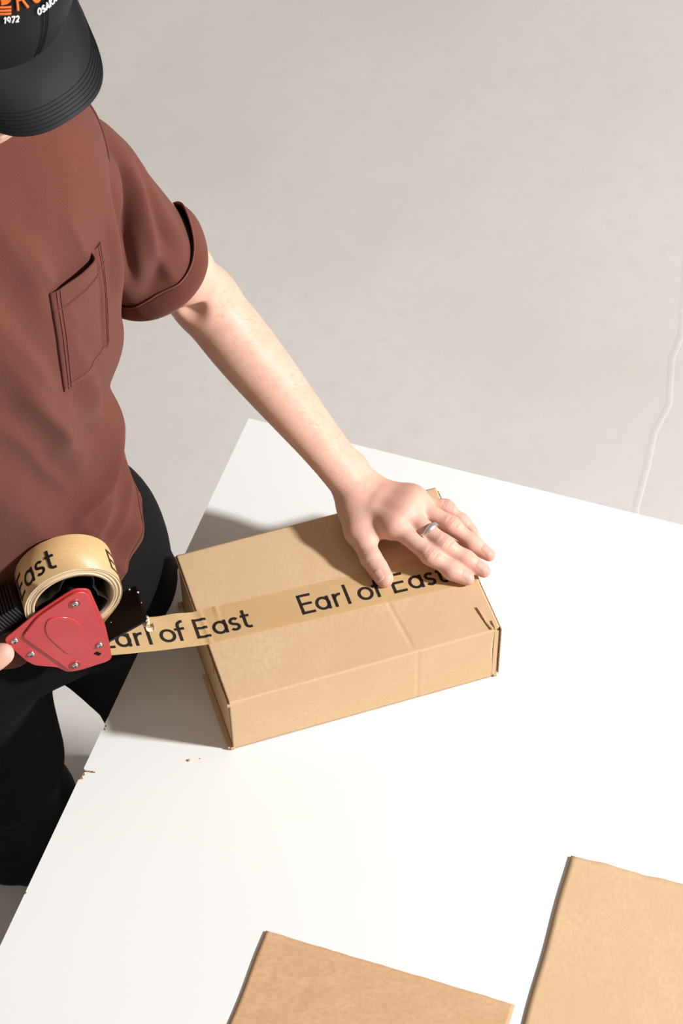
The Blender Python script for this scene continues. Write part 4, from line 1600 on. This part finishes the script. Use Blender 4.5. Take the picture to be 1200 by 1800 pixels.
# ---------------- cap
def cap():
    c0 = HC - CF * .012 + CU * .028
    Rf, Rb, Rs, Hc = .112, .108, .092, .112
    def dome(phi, psi, off=0.):
        cph, sph = np.cos(phi), np.sin(phi)
        cp, sp = np.cos(psi), np.sin(psi)
        e = .78
        rf = np.where(cph > 0, Rf, Rb) + off
        k = np.abs(cp) ** e
        up = np.sign(sp) * np.abs(sp) ** .92
        P = (np.asarray(c0) + CF * (rf * cph * k)[..., None] + CL * ((Rs + off) * sph * k)[..., None] + CU * ((Hc + off) * up)[..., None])
        return P
    nphi, npsi = 144, 44
    ph, ps = np.meshgrid(np.linspace(-math.pi, math.pi, nphi, endpoint=False), np.linspace(-.10, math.pi / 2, npsi), indexing='ij')
    seam = np.zeros_like(ph)
    for k in range(6):
        d = (ph - k * math.pi / 3 + math.pi) % (2 * math.pi) - math.pi
        seam += np.exp(-(d / .022) ** 2)
    soft = .0014 * wob(np.stack([ph.ravel() * 2, ps.ravel() * 2], 1), 4, 9).reshape(ph.shape)
    P = dome(ph, ps, -.0010 * seam + soft * np.sin(ps * 2))
    crown = obj('cap', P.reshape(-1, 3), grid_faces(nphi, npsi, True), M_cap, person, label='black nylon baseball cap with orange and white embroidery')
    fix_normals(crown)
    solid(crown, .0016, -1)
    for k in range(6):                                               # double stitch lines beside the seams
        for dd in (-.034, .034):
            s_ = np.linspace(.0, math.pi / 2 - .05, 40)
            vv, ff = tube(dome(np.full(40, k * math.pi / 3) + dd / np.maximum(np.cos(s_), .25) * .8, s_, .0004), .0004, 5)
            obj('seam_stitch', vv, ff, M_capthread, crown)
    bm = bmesh.new()
    bmesh.ops.create_uvsphere(bm, u_segments=16, v_segments=8, radius=.008)
    V = np.array([v.co[:] for v in bm.verts]) * [1, 1, .5] @ CR + (c0 + CU * (Hc + .001))
    F = [[v.index for v in f.verts] for f in bm.faces]
    bm.free()
    obj('button', V, F, M_cap, crown)
    # brim
    nu, nv = 90, 26
    def brim_pt(u, v, dz=0.):
        phi = -1.08 + 2.16 * u
        base = dome(np.array(phi), np.array(-.02), -.001)
        lb = (base - c0) @ CL
        fb = (base - c0) @ CF
        # outline of the visor in the (left, front) plane
        x = 2 * u - 1
        ang = x * 1.50
        lo = BRW * math.copysign(abs(math.sin(ang)) ** .80, ang)
        fo = Rf * .50 + (Rf * .50 + BRL) * abs(math.cos(ang)) ** .60
        l_ = lb + (lo - lb) * v
        f_ = fb + (fo - fb) * v
        out = max(0., f_ - Rf * .55)
        u_ = -.004 - .16 * out * v - BRC * (abs(l_) ** 2) * (v ** .8) + dz
        return c0 + CF * f_ + CL * l_ + CU * u_
    V = [brim_pt(i / (nu - 1), j / (nv - 1)) for i in range(nu) for j in range(nv)]
    b_ = obj('brim', V, grid_faces(nu, nv), M_cap, crown)
    fix_normals(b_)
    n0 = b_.data.polygons[(nu // 2) * (nv - 1) + nv // 2].normal
    if np.array(n0) @ CU < 0:
        b_.data.flip_normals()
    solid(b_, .0034, -1)
    bevel(b_, .0010, 2, 50)
    for v in (.94, .885, .83, .775, .72, .665):
        vv, ff = tube([brim_pt(u, v, .0002) for u in np.linspace(.02, .98, 120)], .00030, 4)
        obj('brim_stitch', vv, ff, M_capthread, b_)
    # embroidery on the front of the crown
    def fn_cap(phi0, psi0, sc, slant=0.):
        def fn(u, v):
            cs, sn = math.cos(slant), math.sin(slant)
            x, y = (u * cs - v * sn) * sc, (u * sn + v * cs) * sc
            phi = phi0 + x / .100
            psi = psi0 + y / .110
            return dome(np.array(phi), np.array(psi), .0012)
        return fn
    def word(txt, phi0, psi0, sc, m, slant=0., w=.2, gap=.12):
        x = 0
        for c in txt:
            V, F = letter_mesh(c, x, fn_cap(phi0, psi0, sc, slant), None, w)
            o = obj('embroidered_letter', V, F, m, crown)
            solid(o, .0010, 0)
            x += glyph(c)[1] + gap
    word('1972', -.44, .50, .0064, M_white)
    word('OSAKA', -.10, .50, .0070, M_white, .10)
    word('RO', -.32, .60, .022, M_orange, .06, .115, .14)
    # striped figure beside the letters: nested lines curling like a 2
    fn = fn_cap(-.56, .58, .022)
    for k in range(3):
        q = .15 * k
        pl = [(.1, .95 - q)] + [(.45, .95 - q)] + arc(.45, .70, .38 - q * .8, .25 - q * .45 + .0, 85, -85, 12) + [(.40, .44 + q * .3)]
        for path_ in (pl, [(0.0, .02 + q * .95), (.86, .02 + q * .95)]):
            V2, F2 = ribbon(path_, .085)
            o = obj('embroidered_stripe', [fn(p[0], p[1]) for p in V2], F2, M_orange, crown)
            solid(o, .0010, 0)
    return crown
BRW, BRL, BRC = .070, .053, 3.4

def hair(parent):
    f = Field((-.45, 1.32, .74), (-.13, 1.72, 1.06), .005)
    f.ell(HP(-.020, 0, .020), (.096, .080, .090), HR, .01)
    f.ell(HP(-.060, 0, -.040), (.050, .062, .050), HR, .03)
    f.ell(HP(.085, 0, -.03), (.078, .12, .085), HR, .01, True)
    V, F = f.mesh(2)
    obj('hair', V, F.tolist(), M_hair, parent, label='short brown hair under the cap')

def face_parts(parent):
    for s in (1, -1):
        for nm, c, rr, m in (('eye', HP(.078, s * .031, .010), .0125, M_eye), ('iris', HP(.0868, s * .031, .008), .0060, M_iris)):
            bm = bmesh.new()
            bmesh.ops.create_uvsphere(bm, u_segments=20, v_segments=12, radius=rr)
            V = np.array([v.co[:] for v in bm.verts]) + c
            F = [[v.index for v in f_.verts] for f_ in bm.faces]
            bm.free()
            obj(nm, V, F, m, parent)

# ---------------- trousers and shoes
def trousers():
    f = Field((-.66, 1.26, -.755), (-.05, 1.90, .30), .0085)
    hl, hr = PC + BLf * .088 + UP * .05, PC - BLf * .088 + UP * .05
    f.cone(hl + UP * .05 - BFw * .01, hr + UP * .05 - BFw * .01, .098, .098, .06)
    f.cone(hl + UP * .015 - BFw * .02 + BLf * .005, hr + UP * .015 - BFw * .02, .100, .100, .05)
    f.cone(PC + BFw * .02 + BLf * .06 + UP * .05, PC + BFw * .02 - BLf * .06 + UP * .05, .088, .088, .05)
    f.cone(PC + BLf * .055 + UP * .12 - BFw * .008, PC + BLf * .052 + UP * .32 - BFw * .010, .096, .088, .04)
    f.cone(PC - BLf * .055 + UP * .12 - BFw * .008, PC - BLf * .052 + UP * .32 - BFw * .010, .096, .088, .04)
    kl, al = np.array((-.212, 1.610, -.30)), np.array((-.225, 1.700, -.655))
    kr, ar = np.array((-.425, 1.500, -.27)), np.array((-.446, 1.636, -.645))
    f.cone(hl + np.array((.006, .02, -.03)), kl, .102, .082, .025)
    f.cone(kl, al, .080, .074, .04)
    f.cone(hr + UP * -.03 + BLf * .02, kr, .100, .088, .025)
    f.cone(kr, ar + UP * .02 - BLf * .02, .066, .078, .02)
    f.cone((-.462, 1.600, -.535), (-.452, 1.630, -.61), .080, .082, .015)
    f.cone(ar + UP * .05, ar - UP * .005, .080, .080, .03)
    # folds
    for a_, b_, r_ in (((-.37, 1.41, -.02), (-.48, 1.41, -.09), .010), ((-.40, 1.42, -.16), (-.48, 1.43, -.21), .010), ((-.37, 1.44, -.10), (-.47, 1.42, -.16), .009),
                       ((-.405, 1.615, -.56), (-.47, 1.59, -.58), .010)):
        f.cone(a_, b_, r_, r_ * .6, .03)
    V, F = f.mesh(3)
    n = wob(V, 45, 12) * .0016
    V = V + n[:, None] * (V - np.array([-.36, 1.54, 0])) * [1, 1, 0] / .15
    V, F = keep(V, F, V[:, 2] < .285)
    o = obj('trousers', V, F.tolist(), M_trouser, person, label='loose black twill trousers')
    return o

def shoe(an, toe):
    an, toe = np.array(an, float), np.array(toe, float)
    d = toe - an
    d[2] = 0
    L_ = np.linalg.norm(d)
    d /= L_
    s = np.array([-d[1], d[0], 0])
    heel = an - d * .07
    lo = np.minimum(heel, toe) - .08
    hi = np.maximum(heel, toe) + .08
    f = Field((lo[0], lo[1], -T + .004), (hi[0], hi[1], -T + .13), .006)
    base = lambda p, z: np.array([p[0], p[1], -T + z])
    f.cone(base(heel + d * .035, .042), base(an + d * .06, .045), .038, .042, .03)
    f.cone(base(an + d * .05, .045), base(toe - d * .045, .032), .042, .036, .03, UP, .8)
    f.cone(base(an, .05), base(an, .11), .040, .038, .03)
    f.a = np.maximum(f.a, -(f.lo[2] + f.h * np.arange(f.n[2])[None, None, :] + T - .018))
    V, F = f.mesh(2)
    o = obj('shoe', V, F.tolist(), M_shoe, person)
    out = []
    for i in range(40):
        a_ = 2 * math.pi * i / 40
        x = math.cos(a_) * (L_ + .07) / 2 * 1.0 + (L_ - .07) / 2
        y = math.sin(a_) * (.040 + .006 * math.cos(a_)) * 1.02
        p = an + d * x + s * y
        out.append((p[0], p[1]))
    V, F = prism(out, lambda p, q, w: (p, q, w), -T, -T + .024)
    so = obj('sole', V, F, M_sole, o, smooth=False)
    fix_normals(so)

HEM = .128
bd = body()
sh = shirt()
tr = trousers()
shoe((-.440, 1.700, 0), (-.447, 1.595, 0))
shoe((-.225, 1.71, 0), (-.165, 1.61, 0))
cp = cap()
hair(bd)
face_parts(bd)
nails(bd, LEFT, (.05, -.12, 1.0), (-.62, -.35, .70))
ring(bd)
arm_hair(bd)
